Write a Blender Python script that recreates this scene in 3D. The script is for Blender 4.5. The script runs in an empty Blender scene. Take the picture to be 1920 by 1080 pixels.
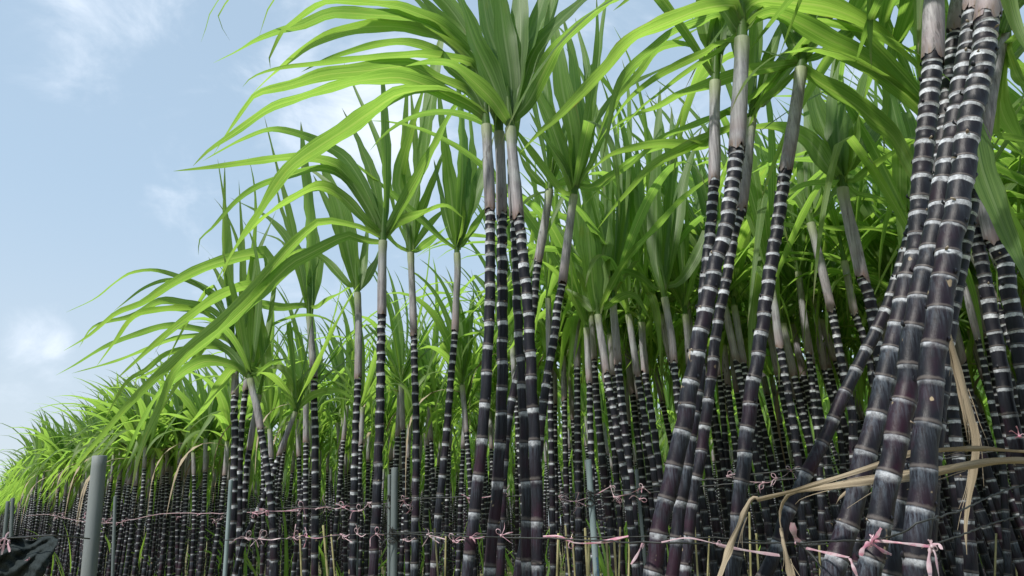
import bpy, math, random
import numpy as np
from mathutils import Vector, Matrix

# ------------------------------------------------------------------ camera, sky, sun
SC = bpy.context.scene
F = 1387.0                       # focal length in photo pixels (1920 wide)
CAM_H = 0.95
HORIZON = 985.0
PITCH = math.atan((HORIZON - 540.0) / F)
cam = bpy.data.cameras.new("camera")
cam.lens = 36.0 * F / 1920.0
cam.sensor_width = 36.0
cam.clip_start = 0.02
cam.clip_end = 3000
cam_o = bpy.data.objects.new("camera", cam)
SC.collection.objects.link(cam_o)
cam_o.location = (0, 0, CAM_H)
cam_o.rotation_euler = (math.pi / 2 + PITCH, 0, 0)
SC.camera = cam_o

SUN_DIR = Vector((-0.46, -0.42, 0.78)).normalized()     # towards the sun
sun_el = math.asin(SUN_DIR.z)
sun_az = math.atan2(SUN_DIR.x, SUN_DIR.y)
sl = bpy.data.lights.new("sun", 'SUN')
sl.energy = 4.0
sl.angle = math.radians(2.5)
sl.color = (1.0, 0.955, 0.88)
so = bpy.data.objects.new("sun", sl)
SC.collection.objects.link(so)
so.rotation_euler = (-SUN_DIR).to_track_quat('-Z', 'Y').to_euler()
so.location = (0, 0, 20)
SC.view_settings.view_transform = 'Standard'
SC.view_settings.look = 'None'
SC.view_settings.exposure = 0.55
SC.view_settings.gamma = 1.0
SC.view_settings.use_curve_mapping = False
SC.cycles.max_bounces = 12
SC.cycles.transmission_bounces = 10
SC.cycles.diffuse_bounces = 8


def ray(px, py):
    x = (px - 960.0) / F
    v = (540.0 - py) / F
    return np.array([x, math.cos(PITCH) - v * math.sin(PITCH), math.sin(PITCH) + v * math.cos(PITCH)])


def at(px, py, D):
    """photo pixel -> world point on the upright plane D metres away"""
    d = ray(px, py)
    return np.array([0, 0, CAM_H]) + d * (D / d[1])


FWD = np.array([0, math.cos(PITCH), math.sin(PITCH)])


def cdist(P):
    return (np.asarray(P) - np.array([0, 0, CAM_H])) @ FWD


def nd(nt, t, **kw):
    n = nt.nodes.new(t)
    for k, v in kw.items():
        if k.startswith('i_'):
            n.inputs[k[2:].replace('_', ' ')].default_value = v
        else:
            setattr(n, k, v)
    return n


def mth(nt, op, a, b=None, clamp=False):
    n = nt.nodes.new('ShaderNodeMath')
    n.operation = op
    n.use_clamp = clamp
    for i, x in enumerate((a, b)):
        if x is None:
            continue
        if isinstance(x, (int, float)):
            n.inputs[i].default_value = x
        else:
            nt.links.new(x, n.inputs[i])
    return n.outputs[0]


def mixc(nt, fac, a, b, blend='MIX'):
    n = nt.nodes.new('ShaderNodeMix')
    n.data_type = 'RGBA'
    n.blend_type = blend
    n.clamp_factor = True
    for sock, x in ((n.inputs[0], fac), (n.inputs[6], a), (n.inputs[7], b)):
        if isinstance(x, (int, float)):
            sock.default_value = x
        elif isinstance(x, (tuple, list)):
            sock.default_value = (x[0], x[1], x[2], 1)
        else:
            nt.links.new(x, sock)
    return n.outputs[2]


def mapr(nt, v, a, b, c=0.0, d=1.0, smooth=True):
    n = nt.nodes.new('ShaderNodeMapRange')
    if smooth:
        n.interpolation_type = 'SMOOTHSTEP'
    nt.links.new(v, n.inputs[0])
    n.inputs[1].default_value = a
    n.inputs[2].default_value = b
    n.inputs[3].default_value = c
    n.inputs[4].default_value = d
    return n.outputs[0]


def mixv(nt, fac, a, b):
    n = nt.nodes.new('ShaderNodeMix')
    for sock, x in ((n.inputs[0], fac), (n.inputs[2], a), (n.inputs[3], b)):
        nt.links.new(x, sock)
    return n.outputs[0]


def make_world():
    w = bpy.data.worlds.new("World")
    SC.world = w
    w.use_nodes = True
    nt = w.node_tree
    nt.nodes.clear()
    out = nd(nt, 'ShaderNodeOutputWorld')
    bg = nd(nt, 'ShaderNodeBackground')
    sky = nd(nt, 'ShaderNodeTexSky', sky_type='NISHITA')
    sky.sun_disc = False
    sky.sun_elevation = sun_el
    sky.sun_rotation = sun_az
    sky.air_density = 1.0
    sky.dust_density = 1.5
    sky.ozone_density = 1.0
    tc = nd(nt, 'ShaderNodeTexCoord')
    gen = tc.outputs['Generated']
    # thin humid haze whitening the blue, in the same units as the sky texture
    sep = nd(nt, 'ShaderNodeSeparateXYZ')
    nt.links.new(gen, sep.inputs[0])
    hz = mapr(nt, sep.outputs[2], 0.0, 0.75, 0.86, 0.72)
    hcol = mixc(nt, mapr(nt, sep.outputs[2], 0.0, 0.42), (5.6, 6.35, 7.0), (4.2, 5.6, 7.05))
    base = mixc(nt, hz, sky.outputs[0], hcol)
    # clouds
    n1 = nd(nt, 'ShaderNodeTexNoise', i_Scale=6.5, i_Detail=10.0, i_Roughness=0.62, i_Distortion=0.5)
    mp = nd(nt, 'ShaderNodeMapping')
    mp.inputs['Scale'].default_value = (1, 1, 1.7)
    nt.links.new(gen, mp.inputs[0])
    nt.links.new(mp.outputs[0], n1.inputs['Vector'])
    total = None
    for (px, py, rad, st) in ((680, 230, 0.24, 1.15), (560, 120, 0.16, 0.8), (170, -30, 0.20, 0.78), (48, 622, 0.075, 0.95), (98, 642, 0.05, 0.85), (1150, 330, 0.4, 0.8),
                              (10, 760, 0.2, 0.5), (600, 470, 0.35, 0.55), (1700, 300, 0.4, 0.6), (330, 250, 0.3, 0.35)):
        d = ray(px, py)
        d = d / np.linalg.norm(d)
        dist = nd(nt, 'ShaderNodeVectorMath', operation='DISTANCE')
        nt.links.new(gen, dist.inputs[0])
        dist.inputs[1].default_value = d
        m = mapr(nt, dist.outputs['Value'], rad, 0.0, 0.0, st)
        total = m if total is None else mth(nt, 'MAXIMUM', total, m)
    nz = mth(nt, 'SUBTRACT', n1.outputs[0], 0.5)
    s = mth(nt, 'ADD', total, mth(nt, 'MULTIPLY', nz, 2.0))
    cl = mapr(nt, s, 0.34, 1.35, 0.0, 0.92)
    cl = mth(nt, 'MULTIPLY', cl, mapr(nt, total, 0.0, 0.25))
    col = mixc(nt, cl, base, (7.6, 8.3, 9.3))
    nt.links.new(col, bg.inputs[0])
    bg.inputs[1].default_value = 0.090
    nt.links.new(bg.outputs[0], out.inputs[0])


make_world()

# ------------------------------------------------------------------ helpers: meshes
RNG = random.Random(11)


class MB:
    """collects strips of quads; build() links them as ONE mesh object"""
    def __init__(s):
        s.v, s.q, s.uv, s.uv2, s.mi, s.n = [], [], [], [], [], 0

    def grid(s, P, UV, UV2, closed=False, mi=0, flip=False):
        """P (R,C,3), UV/UV2 (R,C,2) ; closed wraps the columns (pass C+1 columns of UV, C of P)"""
        P = np.asarray(P, float)
        R, C = P.shape[:2]
        s.v.append(P.reshape(-1, 3))
        r = np.arange(R - 1)[:, None]
        cols = C if closed else C - 1
        c = np.arange(cols)[None, :]
        c1 = (c + 1) % C
        a = r * C + c
        b = r * C + c1
        d = (r + 1) * C + c
        e = (r + 1) * C + c1
        q = np.stack([a, b, e, d], -1).reshape(-1, 4)
        cu = c + 1
        ru = r + 0 * c
        idx = [(ru, c + 0 * r), (ru, cu + 0 * r), (ru + 1, cu + 0 * r), (ru + 1, c + 0 * r)]
        uv = np.stack([UV[i, j] for i, j in idx], -2).reshape(-1, 4, 2)
        uv2 = np.stack([UV2[i, j] for i, j in idx], -2).reshape(-1, 4, 2)
        if flip:
            q = q[:, ::-1]; uv = uv[:, ::-1]; uv2 = uv2[:, ::-1]
        s.q.append(q + s.n)
        s.uv.append(uv)
        s.uv2.append(uv2)
        s.mi.append(np.full(len(q), mi, np.int32))
        s.n += R * C

    def arrays(s):
        return (np.concatenate(s.v), np.concatenate(s.q), np.concatenate(s.uv), np.concatenate(s.uv2), np.concatenate(s.mi))

    def build(s, name, mats, parent=None, origin=(0, 0, 0), local=False):
        V, Q, UV, UV2, MI = s.arrays()
        o = mesh_from(name, V - (0 if local else np.asarray(origin)), Q, UV, UV2, MI, mats)
        if parent is not None:
            o.parent = parent
        else:
            o.location = origin
        return o


def mesh_from(name, V, Q, UV, UV2, MI, mats):
    me = bpy.data.meshes.new(name)
    nv, nq = len(V), len(Q)
    me.vertices.add(nv)
    me.vertices.foreach_set('co', np.ascontiguousarray(V, dtype=np.float32).ravel())
    me.loops.add(nq * 4)
    me.loops.foreach_set('vertex_index', np.ascontiguousarray(Q, dtype=np.int32).ravel())
    me.polygons.add(nq)
    me.polygons.foreach_set('loop_start', np.arange(0, nq * 4, 4, dtype=np.int32))
    me.polygons.foreach_set('loop_total', np.full(nq, 4, dtype=np.int32))
    me.polygons.foreach_set('material_index', MI.astype(np.int32))
    me.polygons.foreach_set('use_smooth', np.ones(nq, dtype=bool))
    u = me.uv_layers.new(name='UVMap')
    u.data.foreach_set('uv', np.ascontiguousarray(UV, dtype=np.float32).ravel())
    u2 = me.uv_layers.new(name='Aux')
    u2.data.foreach_set('uv', np.ascontiguousarray(UV2, dtype=np.float32).ravel())
    me.update()
    me.validate()
    for m in (mats if isinstance(mats, (list, tuple)) else [mats]):
        me.materials.append(m)
    o = bpy.data.objects.new(name, me)
    SC.collection.objects.link(o)
    return o


def empty(name, loc, label, cat, group=None):
    o = bpy.data.objects.new(name, None)
    o.empty_display_size = 0.05
    SC.collection.objects.link(o)
    o.location = loc
    return tag(o, label, cat, group)


def tag(o, label, cat, group=None):
    o['label'] = label
    o['category'] = cat
    if group:
        o['group'] = group
    return o


def catmull(pts, n):
    """resample a polyline as a smooth curve at n points evenly spaced by length"""
    P = np.asarray(pts, float)
    if len(P) == 2:
        t = np.linspace(0, 1, n)[:, None]
        return P[0] * (1 - t) + P[1] * t
    Q = np.vstack([2 * P[0] - P[1], P, 2 * P[-1] - P[-2]])
    out = []
    for i in range(1, len(Q) - 2):
        p0, p1, p2, p3 = Q[i - 1], Q[i], Q[i + 1], Q[i + 2]
        for t in np.linspace(0, 1, 12, endpoint=False):
            out.append(0.5 * ((2 * p1) + (-p0 + p2) * t + (2 * p0 - 5 * p1 + 4 * p2 - p3) * t * t + (-p0 + 3 * p1 - 3 * p2 + p3) * t ** 3))
    out.append(P[-1])
    out = np.array(out)
    L = np.concatenate([[0], np.cumsum(np.linalg.norm(np.diff(out, axis=0), axis=1))])
    s = np.linspace(0, L[-1], n)
    return np.stack([np.interp(s, L, out[:, k]) for k in range(out.shape[1])], 1)


def resample(out, s):
    L = np.concatenate([[0], np.cumsum(np.linalg.norm(np.diff(out, axis=0), axis=1))])
    return np.stack([np.interp(s, L, out[:, k]) for k in range(out.shape[1])], 1), L[-1]


def norm(v):
    return v / (np.linalg.norm(v, axis=-1, keepdims=True) + 1e-12)


def tube(mb, C, R, sides, uvv, aux, mi=0, ang0=0.0, oval=None, jitter=None):
    """C (N,3) centres, R (N) radii, uvv (N) v coordinate, aux (N,2)"""
    N = len(C)
    T = norm(np.gradient(C, axis=0))
    ref = np.array([0.0, 1.0, 0.0])
    A = norm(np.cross(T, ref[None, :]) + 1e-9)
    B = np.cross(T, A)
    a = ang0 + np.arange(sides) * 2 * math.pi / sides
    ca, sa = np.cos(a), np.sin(a)
    R2 = np.asarray(R)[:, None, None]
    if oval is not None:
        P = C[:, None, :] + R2 * (A[:, None, :] * ca[None, :, None] * oval[:, None, None] + B[:, None, :] * sa[None, :, None])
    else:
        P = C[:, None, :] + R2 * (A[:, None, :] * ca[None, :, None] + B[:, None, :] * sa[None, :, None])
    if jitter is not None:
        P = P + T[:, None, :] * jitter[:, :, None]
    UV = np.zeros((N, sides + 1, 2))
    UV[:, :, 0] = np.arange(sides + 1) / sides
    UV[:, :, 1] = np.asarray(uvv)[:, None]
    U2 = np.repeat(np.asarray(aux)[:, None, :], sides + 1, 1)
    mb.grid(P, UV, U2, closed=True, mi=mi)


# ------------------------------------------------------------------ materials
def new_mat(name):
    m = bpy.data.materials.new(name)
    m.use_nodes = True
    nt = m.node_tree
    nt.nodes.clear()
    out = nd(nt, 'ShaderNodeOutputMaterial')
    b = nd(nt, 'ShaderNodeBsdfPrincipled')
    nt.links.new(b.outputs[0], out.inputs[0])
    return m, nt, b, out


def uvs(nt, name='UVMap'):
    n = nd(nt, 'ShaderNodeUVMap', uv_map=name)
    s = nd(nt, 'ShaderNodeSeparateXYZ')
    nt.links.new(n.outputs[0], s.inputs[0])
    return s.outputs[0], s.outputs[1]


def objnoise(nt, scale, sx=1, sy=1, sz=1, detail=4.0, rough=0.6, rnd=True, dist=0.0):
    tc = nd(nt, 'ShaderNodeTexCoord')
    mp = nd(nt, 'ShaderNodeMapping')
    mp.inputs['Scale'].default_value = (sx, sy, sz)
    nt.links.new(tc.outputs['Object'], mp.inputs[0])
    n = nd(nt, 'ShaderNodeTexNoise', i_Scale=scale, i_Detail=detail, i_Roughness=rough, i_Distortion=dist)
    n.noise_dimensions = '4D'
    nt.links.new(mp.outputs[0], n.inputs['Vector'])
    if rnd:
        oi = nd(nt, 'ShaderNodeObjectInfo')
        nt.links.new(mth(nt, 'MULTIPLY', oi.outputs['Random'], 37.0), n.inputs['W'])
    return n.outputs[0]


def mat_stalk():
    m, nt, b, out = new_mat('cane_stalk')
    u, v = uvs(nt)
    h, rnd = uvs(nt, 'Aux')
    f = mth(nt, 'FRACT', v)
    blot = objnoise(nt, 55, detail=5)
    streak = objnoise(nt, 11, 22, 22, 1.6, detail=6, rough=0.7)
    fine = objnoise(nt, 190, detail=3)
    ff = mth(nt, 'ADD', f, mth(nt, 'MULTIPLY', mth(nt, 'SUBTRACT', blot, 0.5), 0.16))
    # crisp wax ring under each node; the width narrows in long internodes
    lo = mapr(nt, h, 0.0, 0.8, 0.66, 0.86, smooth=False)
    wn2 = nd(nt, 'ShaderNodeTexWhiteNoise', noise_dimensions='1D')
    nt.links.new(mth(nt, 'ADD', mth(nt, 'FLOOR', v), mth(nt, 'MULTIPLY', rnd, 57.3)), wn2.inputs['W'])
    w2 = wn2.outputs['Value']
    d = mth(nt, 'SUBTRACT', ff, mth(nt, 'ADD', lo, mth(nt, 'MULTIPLY', mth(nt, 'SUBTRACT', w2, 0.35), 0.12)))
    soft = mixv(nt, mapr(nt, h, 0.35, 0.9), mapr(nt, d, 0.0, 0.05), mth(nt, 'MULTIPLY', mapr(nt, d, -0.06, 0.13), 0.8))
    band = mth(nt, 'MULTIPLY', soft, mapr(nt, f, 0.985, 0.955))
    band = mth(nt, 'MULTIPLY', band, mapr(nt, fine, 0.30, 0.52, 0.45, 1.0))
    band = mth(nt, 'MULTIPLY', band, mapr(nt, w2, 1.0, 0.0, 0.75, 1.0))
    # powdery bloom fading down from the ring, more of it on the old lower internodes
    fade = mapr(nt, f, 0.1, 0.95)
    wn = nd(nt, 'ShaderNodeTexWhiteNoise', noise_dimensions='1D')
    nt.links.new(mth(nt, 'ADD', mth(nt, 'FLOOR', v), mth(nt, 'MULTIPLY', rnd, 91.7)), wn.inputs['W'])
    wv = wn.outputs['Value']
    amt = mapr(nt, h, 0.1, 1.0, 0.10, 0.68)
    bl = mth(nt, 'MULTIPLY', mapr(nt, streak, 0.38, 0.68), fade)
    bl = mth(nt, 'MULTIPLY', mth(nt, 'MULTIPLY', bl, amt), mapr(nt, wv, 0.0, 1.0, 0.35, 1.15, smooth=False))
    scr = mth(nt, 'MULTIPLY', mapr(nt, streak, 0.58, 0.70), mth(nt, 'MULTIPLY', amt, 0.35))
    bl = mth(nt, 'MAXIMUM', bl, scr)
    purple = mth(nt, 'MULTIPLY', mapr(nt, objnoise(nt, 9, 1, 1, 1), 0.42, 0.62), mth(nt, 'MULTIPLY', mapr(nt, h, 0.2, 1.1, 0.15, 1.0), mapr(nt, wv, 0.9, 0.1, 0.3, 1.3)))
    dark = mixc(nt, purple, (0.006, 0.006, 0.010), (0.020, 0.006, 0.014))
    col = mixc(nt, mth(nt, 'MULTIPLY', bl, 0.8), dark, (0.13, 0.165, 0.21))
    col = mixc(nt, band, col, mixc(nt, mapr(nt, blot, 0.35, 0.65), (0.23, 0.24, 0.26), (0.58, 0.61, 0.66)))
    # root ring just above the node, brownish, and the dark crack of the node itself
    root = mth(nt, 'MULTIPLY', mapr(nt, ff, 0.10, 0.03), 0.6)
    col = mixc(nt, root, col, (0.13, 0.115, 0.11))
    crack = mth(nt, 'MAXIMUM', mapr(nt, f, 0.03, 0.0), mapr(nt, f, 0.975, 1.0))
    col = mixc(nt, mth(nt, 'MULTIPLY', crack, 0.85), col, (0.03, 0.024, 0.022))
    scab = mth(nt, 'MULTIPLY', mapr(nt, objnoise(nt, 34, 1, 1, 0.7, detail=2), 0.70, 0.74), mapr(nt, h, 0.3, 0.8))
    col = mixc(nt, scab, col, (0.30, 0.24, 0.16))
    nt.links.new(col, b.inputs['Base Color'])
    nt.links.new(mapr(nt, mth(nt, 'MAXIMUM', band, bl), 0.0, 1.0, 0.46, 0.85), b.inputs['Roughness'])
    b.inputs['Specular IOR Level'].default_value = 0.22
    bp = nd(nt, 'ShaderNodeBump', i_Strength=0.35, i_Distance=0.002)
    nt.links.new(mth(nt, 'ADD', streak, mth(nt, 'MULTIPLY', fine, 0.5)), bp.inputs['Height'])
    nt.links.new(bp.outputs[0], b.inputs['Normal'])
    return m


def mat_sheath():
    m, nt, b, out = new_mat('leaf_sheath')
    u, v = uvs(nt)
    h, rnd = uvs(nt, 'Aux')
    st = objnoise(nt, 9, 16, 16, 1.0, detail=6, rough=0.7)
    bl = objnoise(nt, 14, detail=5)
    col = mixc(nt, mapr(nt, st, 0.35, 0.65), (0.105, 0.10, 0.112), (0.28, 0.272, 0.288))
    col = mixc(nt, mapr(nt, bl, 0.42, 0.7, 0, 0.5), col, (0.30, 0.33, 0.33))
    red = mth(nt, 'MULTIPLY', mapr(nt, v, 0.45, 0.0), mapr(nt, bl, 0.35, 0.6))
    col = mixc(nt, mth(nt, 'MULTIPLY', red, 0.6), col, (0.17, 0.095, 0.10))
    brown = mth(nt, 'MULTIPLY', mapr(nt, v, 0.12, 0.0), mapr(nt, st, 0.4, 0.6))
    col = mixc(nt, brown, col, (0.10, 0.06, 0.04))
    col = mixc(nt, mapr(nt, objnoise(nt, 20, 3, 3, 0.7, detail=3), 0.62, 0.68, 0, 0.8), col, (0.06, 0.055, 0.055))
    seam = mth(nt, 'ABSOLUTE', mth(nt, 'SUBTRACT', mth(nt, 'ADD', u, mth(nt, 'MULTIPLY', mth(nt, 'SUBTRACT', bl, 0.5), 0.25)), mth(nt, 'ADD', 0.62, mth(nt, 'MULTIPLY', v, 0.22))))
    col = mixc(nt, mapr(nt, seam, 0.02, 0.006, 0, 0.7), col, (0.06, 0.045, 0.04))
    col = mixc(nt, mapr(nt, seam, 0.10, 0.02, 0, 0.35), col, (0.33, 0.27, 0.20))
    green = mapr(nt, v, 0.70, 1.0)
    col = mixc(nt, mth(nt, 'MULTIPLY', green, 0.8), col, (0.22, 0.27, 0.13))
    nt.links.new(col, b.inputs['Base Color'])
    b.inputs['Roughness'].default_value = 0.6
    bp = nd(nt, 'ShaderNodeBump', i_Strength=0.5, i_Distance=0.003)
    nt.links.new(st, bp.inputs['Height'])
    nt.links.new(bp.outputs[0], b.inputs['Normal'])
    return m


def mat_leaf():
    m, nt, b, out = new_mat('cane_leaf')
    u, v = uvs(nt)            # u across 0..1, v metres along
    s, rnd = uvs(nt, 'Aux')   # s 0..1 base to tip, rnd per leaf
    au = mth(nt, 'ABSOLUTE', mth(nt, 'SUBTRACT', u, 0.5))
    cx = nd(nt, 'ShaderNodeCombineXYZ')
    nt.links.new(mth(nt, 'MULTIPLY', u, 16.0), cx.inputs[0])
    nt.links.new(mth(nt, 'MULTIPLY', v, 1.2), cx.inputs[1])
    nt.links.new(mth(nt, 'MULTIPLY', rnd, 50.0), cx.inputs[2])
    vein = nd(nt, 'ShaderNodeTexNoise', i_Scale=1.6, i_Detail=5.0, i_Roughness=0.7)
    nt.links.new(cx.outputs[0], vein.inputs['Vector'])
    cx2 = nd(nt, 'ShaderNodeCombineXYZ')
    nt.links.new(mth(nt, 'MULTIPLY', u, 2.0), cx2.inputs[0])
    nt.links.new(mth(nt, 'MULTIPLY', v, 7.0), cx2.inputs[1])
    nt.links.new(mth(nt, 'MULTIPLY', rnd, 90.0), cx2.inputs[2])
    pat = nd(nt, 'ShaderNodeTexNoise', i_Scale=1.3, i_Detail=4.0, i_Roughness=0.6)
    nt.links.new(cx2.outputs[0], pat.inputs['Vector'])
    g = mixc(nt, rnd, (0.068, 0.145, 0.038), (0.125, 0.212, 0.050))
    g = mixc(nt, mapr(nt, vein.outputs[0], 0.35, 0.65), mixc(nt, 0.35, g, (0.03, 0.07, 0.015)), mixc(nt, 0.45, g, (0.19, 0.28, 0.10)))
    yel = mth(nt, 'MULTIPLY', mapr(nt, pat.outputs[0], 0.55, 0.75), mapr(nt, s, 0.2, 0.9))
    g = mixc(nt, mth(nt, 'MULTIPLY', yel, 0.5), g, (0.17, 0.19, 0.035))
    g0 = g
    rib = mapr(nt, au, 0.06, 0.03)
    ribf = mth(nt, 'MULTIPLY', rib, mapr(nt, s, 0.8, 0.1, 0.3, 0.8))
    g = mixc(nt, ribf, g, (0.26, 0.36, 0.18))
    g0 = mixc(nt, mth(nt, 'MULTIPLY', ribf, 0.8), g0, (0.17, 0.22, 0.09))
    basec = mapr(nt, s, 0.05, 0.0)
    g = mixc(nt, mth(nt, 'MULTIPLY', basec, 0.7), g, (0.26, 0.29, 0.14))
    speck = nd(nt, 'ShaderNodeTexNoise', i_Scale=9.0, i_Detail=2.0)
    nt.links.new(cx.outputs[0], speck.inputs['Vector'])
    g = mixc(nt, mapr(nt, speck.outputs[0], 0.71, 0.74, 0, 0.5), g, (0.35, 0.36, 0.14))
    tip = mapr(nt, mth(nt, 'ADD', s, mth(nt, 'MULTIPLY', mth(nt, 'SUBTRACT', pat.outputs[0], 0.5), 0.25)), 0.88, 0.98)
    g = mixc(nt, mth(nt, 'MULTIPLY', tip, 0.9), g, (0.13, 0.10, 0.06))
    edge = mapr(nt, au, 0.475, 0.5)
    g = mixc(nt, mth(nt, 'MULTIPLY', edge, 0.5), g, (0.05, 0.09, 0.03))
    eb = mth(nt, 'ADD', au, mth(nt, 'MULTIPLY', mth(nt, 'SUBTRACT', pat.outputs[0], 0.5), 0.30))
    ebf = mth(nt, 'MULTIPLY', mapr(nt, eb, 0.49, 0.53), mapr(nt, rnd, 0.35, 0.8, 0.0, 0.85))
    g = mixc(nt, ebf, g, (0.20, 0.15, 0.07))
    g0 = mixc(nt, ebf, g0, (0.10, 0.07, 0.03))
    nt.links.new(g, b.inputs['Base Color'])
    b.inputs['Roughness'].default_value = 0.48
    b.inputs['Specular IOR Level'].default_value = 0.38
    bp = nd(nt, 'ShaderNodeBump', i_Strength=0.25, i_Distance=0.002)
    nt.links.new(mth(nt, 'ADD', vein.outputs[0], rib), bp.inputs['Height'])
    nt.links.new(bp.outputs[0], b.inputs['Normal'])
    tr = nd(nt, 'ShaderNodeBsdfTranslucent')
    tg = mixc(nt, 1.0, g0, (2.8, 2.8, 1.4), 'MULTIPLY')
    nt.links.new(tg, tr.inputs[0])
    mx = nd(nt, 'ShaderNodeMixShader')
    mx.inputs[0].default_value = 0.60
    nt.links.new(b.outputs[0], mx.inputs[1])
    nt.links.new(tr.outputs[0], mx.inputs[2])
    nt.links.new(mx.outputs[0], out.inputs[0])
    return m


def mat_dead():
    m, nt, b, out = new_mat('dry_leaf')
    u, v = uvs(nt)
    cx = nd(nt, 'ShaderNodeCombineXYZ')
    nt.links.new(mth(nt, 'MULTIPLY', u, 14.0), cx.inputs[0])
    nt.links.new(mth(nt, 'MULTIPLY', v, 1.6), cx.inputs[1])
    n = nd(nt, 'ShaderNodeTexNoise', i_Scale=2.0, i_Detail=5.0, i_Roughness=0.7)
    nt.links.new(cx.outputs[0], n.inputs['Vector'])
    c = mixc(nt, mapr(nt, n.outputs[0], 0.3, 0.7), (0.13, 0.095, 0.06), (0.38, 0.32, 0.225))
    nt.links.new(c, b.inputs['Base Color'])
    b.inputs['Roughness'].default_value = 0.8
    bp = nd(nt, 'ShaderNodeBump', i_Strength=0.6, i_Distance=0.002)
    nt.links.new(n.outputs[0], bp.inputs['Height'])
    nt.links.new(bp.outputs[0], b.inputs['Normal'])
    return m


def mat_plain(name, a, c, scale=20, rough=0.5, sz=1.0, bump=0.1, spec=0.4):
    m, nt, b, out = new_mat(name)
    n = objnoise(nt, scale, 1, 1, sz, detail=6)
    nt.links.new(mixc(nt, mapr(nt, n, 0.3, 0.7), a, c), b.inputs['Base Color'])
    b.inputs['Roughness'].default_value = rough
    b.inputs['Specular IOR Level'].default_value = spec
    if bump:
        bp = nd(nt, 'ShaderNodeBump', i_Strength=bump, i_Distance=0.003)
        nt.links.new(n, bp.inputs['Height'])
        nt.links.new(bp.outputs[0], b.inputs['Normal'])
    return m


def mat_ground():
    m, nt, b, out = new_mat('field_soil')
    n1 = objnoise(nt, 1.3, detail=8, rnd=False)
    n2 = objnoise(nt, 22, detail=8, rough=0.75, rnd=False)
    c = mixc(nt, mapr(nt, n2, 0.35, 0.65), (0.13, 0.10, 0.06), (0.42, 0.36, 0.22))
    c = mixc(nt, mapr(nt, n1, 0.45, 0.62, 0, 0.75), c, (0.16, 0.21, 0.06))
    nt.links.new(c, b.inputs['Base Color'])
    b.inputs['Roughness'].default_value = 0.9
    bp = nd(nt, 'ShaderNodeBump', i_Strength=0.8, i_Distance=0.03)
    nt.links.new(n2, bp.inputs['Height'])
    nt.links.new(bp.outputs[0], b.inputs['Normal'])
    return m


M_STALK, M_SHEATH, M_LEAF, M_DEAD = mat_stalk(), mat_sheath(), mat_leaf(), mat_dead()
M_GROUND = mat_ground()
M_SCRAP = mat_plain('torn_sheath', (0.16, 0.12, 0.09), (0.33, 0.29, 0.24), 60, 0.8, 1, 0.2)
M_PIPE = mat_plain('grey_pipe', (0.07, 0.09, 0.095), (0.15, 0.175, 0.175), 9, 0.6, 0.12)
M_PIPE_BLUE = mat_plain('weathered_blue_pipe', (0.11, 0.15, 0.158), (0.20, 0.255, 0.265), 18, 0.5, 0.3)
M_PIPE_PALE = mat_plain('scuffed_grey_pipe', (0.10, 0.122, 0.128), (0.185, 0.205, 0.205), 9, 0.6, 0.12)
M_TWINE = mat_plain('black_twine', (0.012, 0.013, 0.013), (0.03, 0.034, 0.034), 120, 0.6, 1)
M_INK = mat_plain('faded_blue_ink', (0.03, 0.08, 0.18), (0.05, 0.12, 0.22), 60, 0.6, 1, 0)
M_CLOTH = mat_plain('shade_cloth', (0.010, 0.015, 0.016), (0.024, 0.032, 0.034), 160, 0.85, 1, 0.3, 0.15)


def mat_pink():
    m, nt, b, out = new_mat('pink_film')
    n = objnoise(nt, 60, detail=4)
    oi = nd(nt, 'ShaderNodeObjectInfo')
    c = mixc(nt, oi.outputs['Random'], (0.46, 0.34, 0.37), (0.50, 0.20, 0.28))
    c = mixc(nt, mapr(nt, n, 0.4, 0.65), c, (0.56, 0.45, 0.48))
    nt.links.new(c, b.inputs['Base Color'])
    b.inputs['Roughness'].default_value = 0.35
    tr = nd(nt, 'ShaderNodeBsdfTranslucent')
    nt.links.new(c, tr.inputs[0])
    mx = nd(nt, 'ShaderNodeMixShader')
    mx.inputs[0].default_value = 0.3
    nt.links.new(b.outputs[0], mx.inputs[1])
    nt.links.new(tr.outputs[0], mx.inputs[2])
    nt.links.new(mx.outputs[0], out.inputs[0])
    return m


M_PINK = mat_pink()

# ------------------------------------------------------------------ leaf blades
def width_profile(t, base=0.42, peak=0.38):
    up = base + (1 - base) * np.sin(np.clip(t / peak, 0, 1) * math.pi / 2)
    dn = np.clip((1 - t) / (1 - peak), 0, 1)
    dn = np.where(t > peak, dn ** 0.85, 1.0)
    return np.minimum(up, 1) * dn + 0.012


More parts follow.
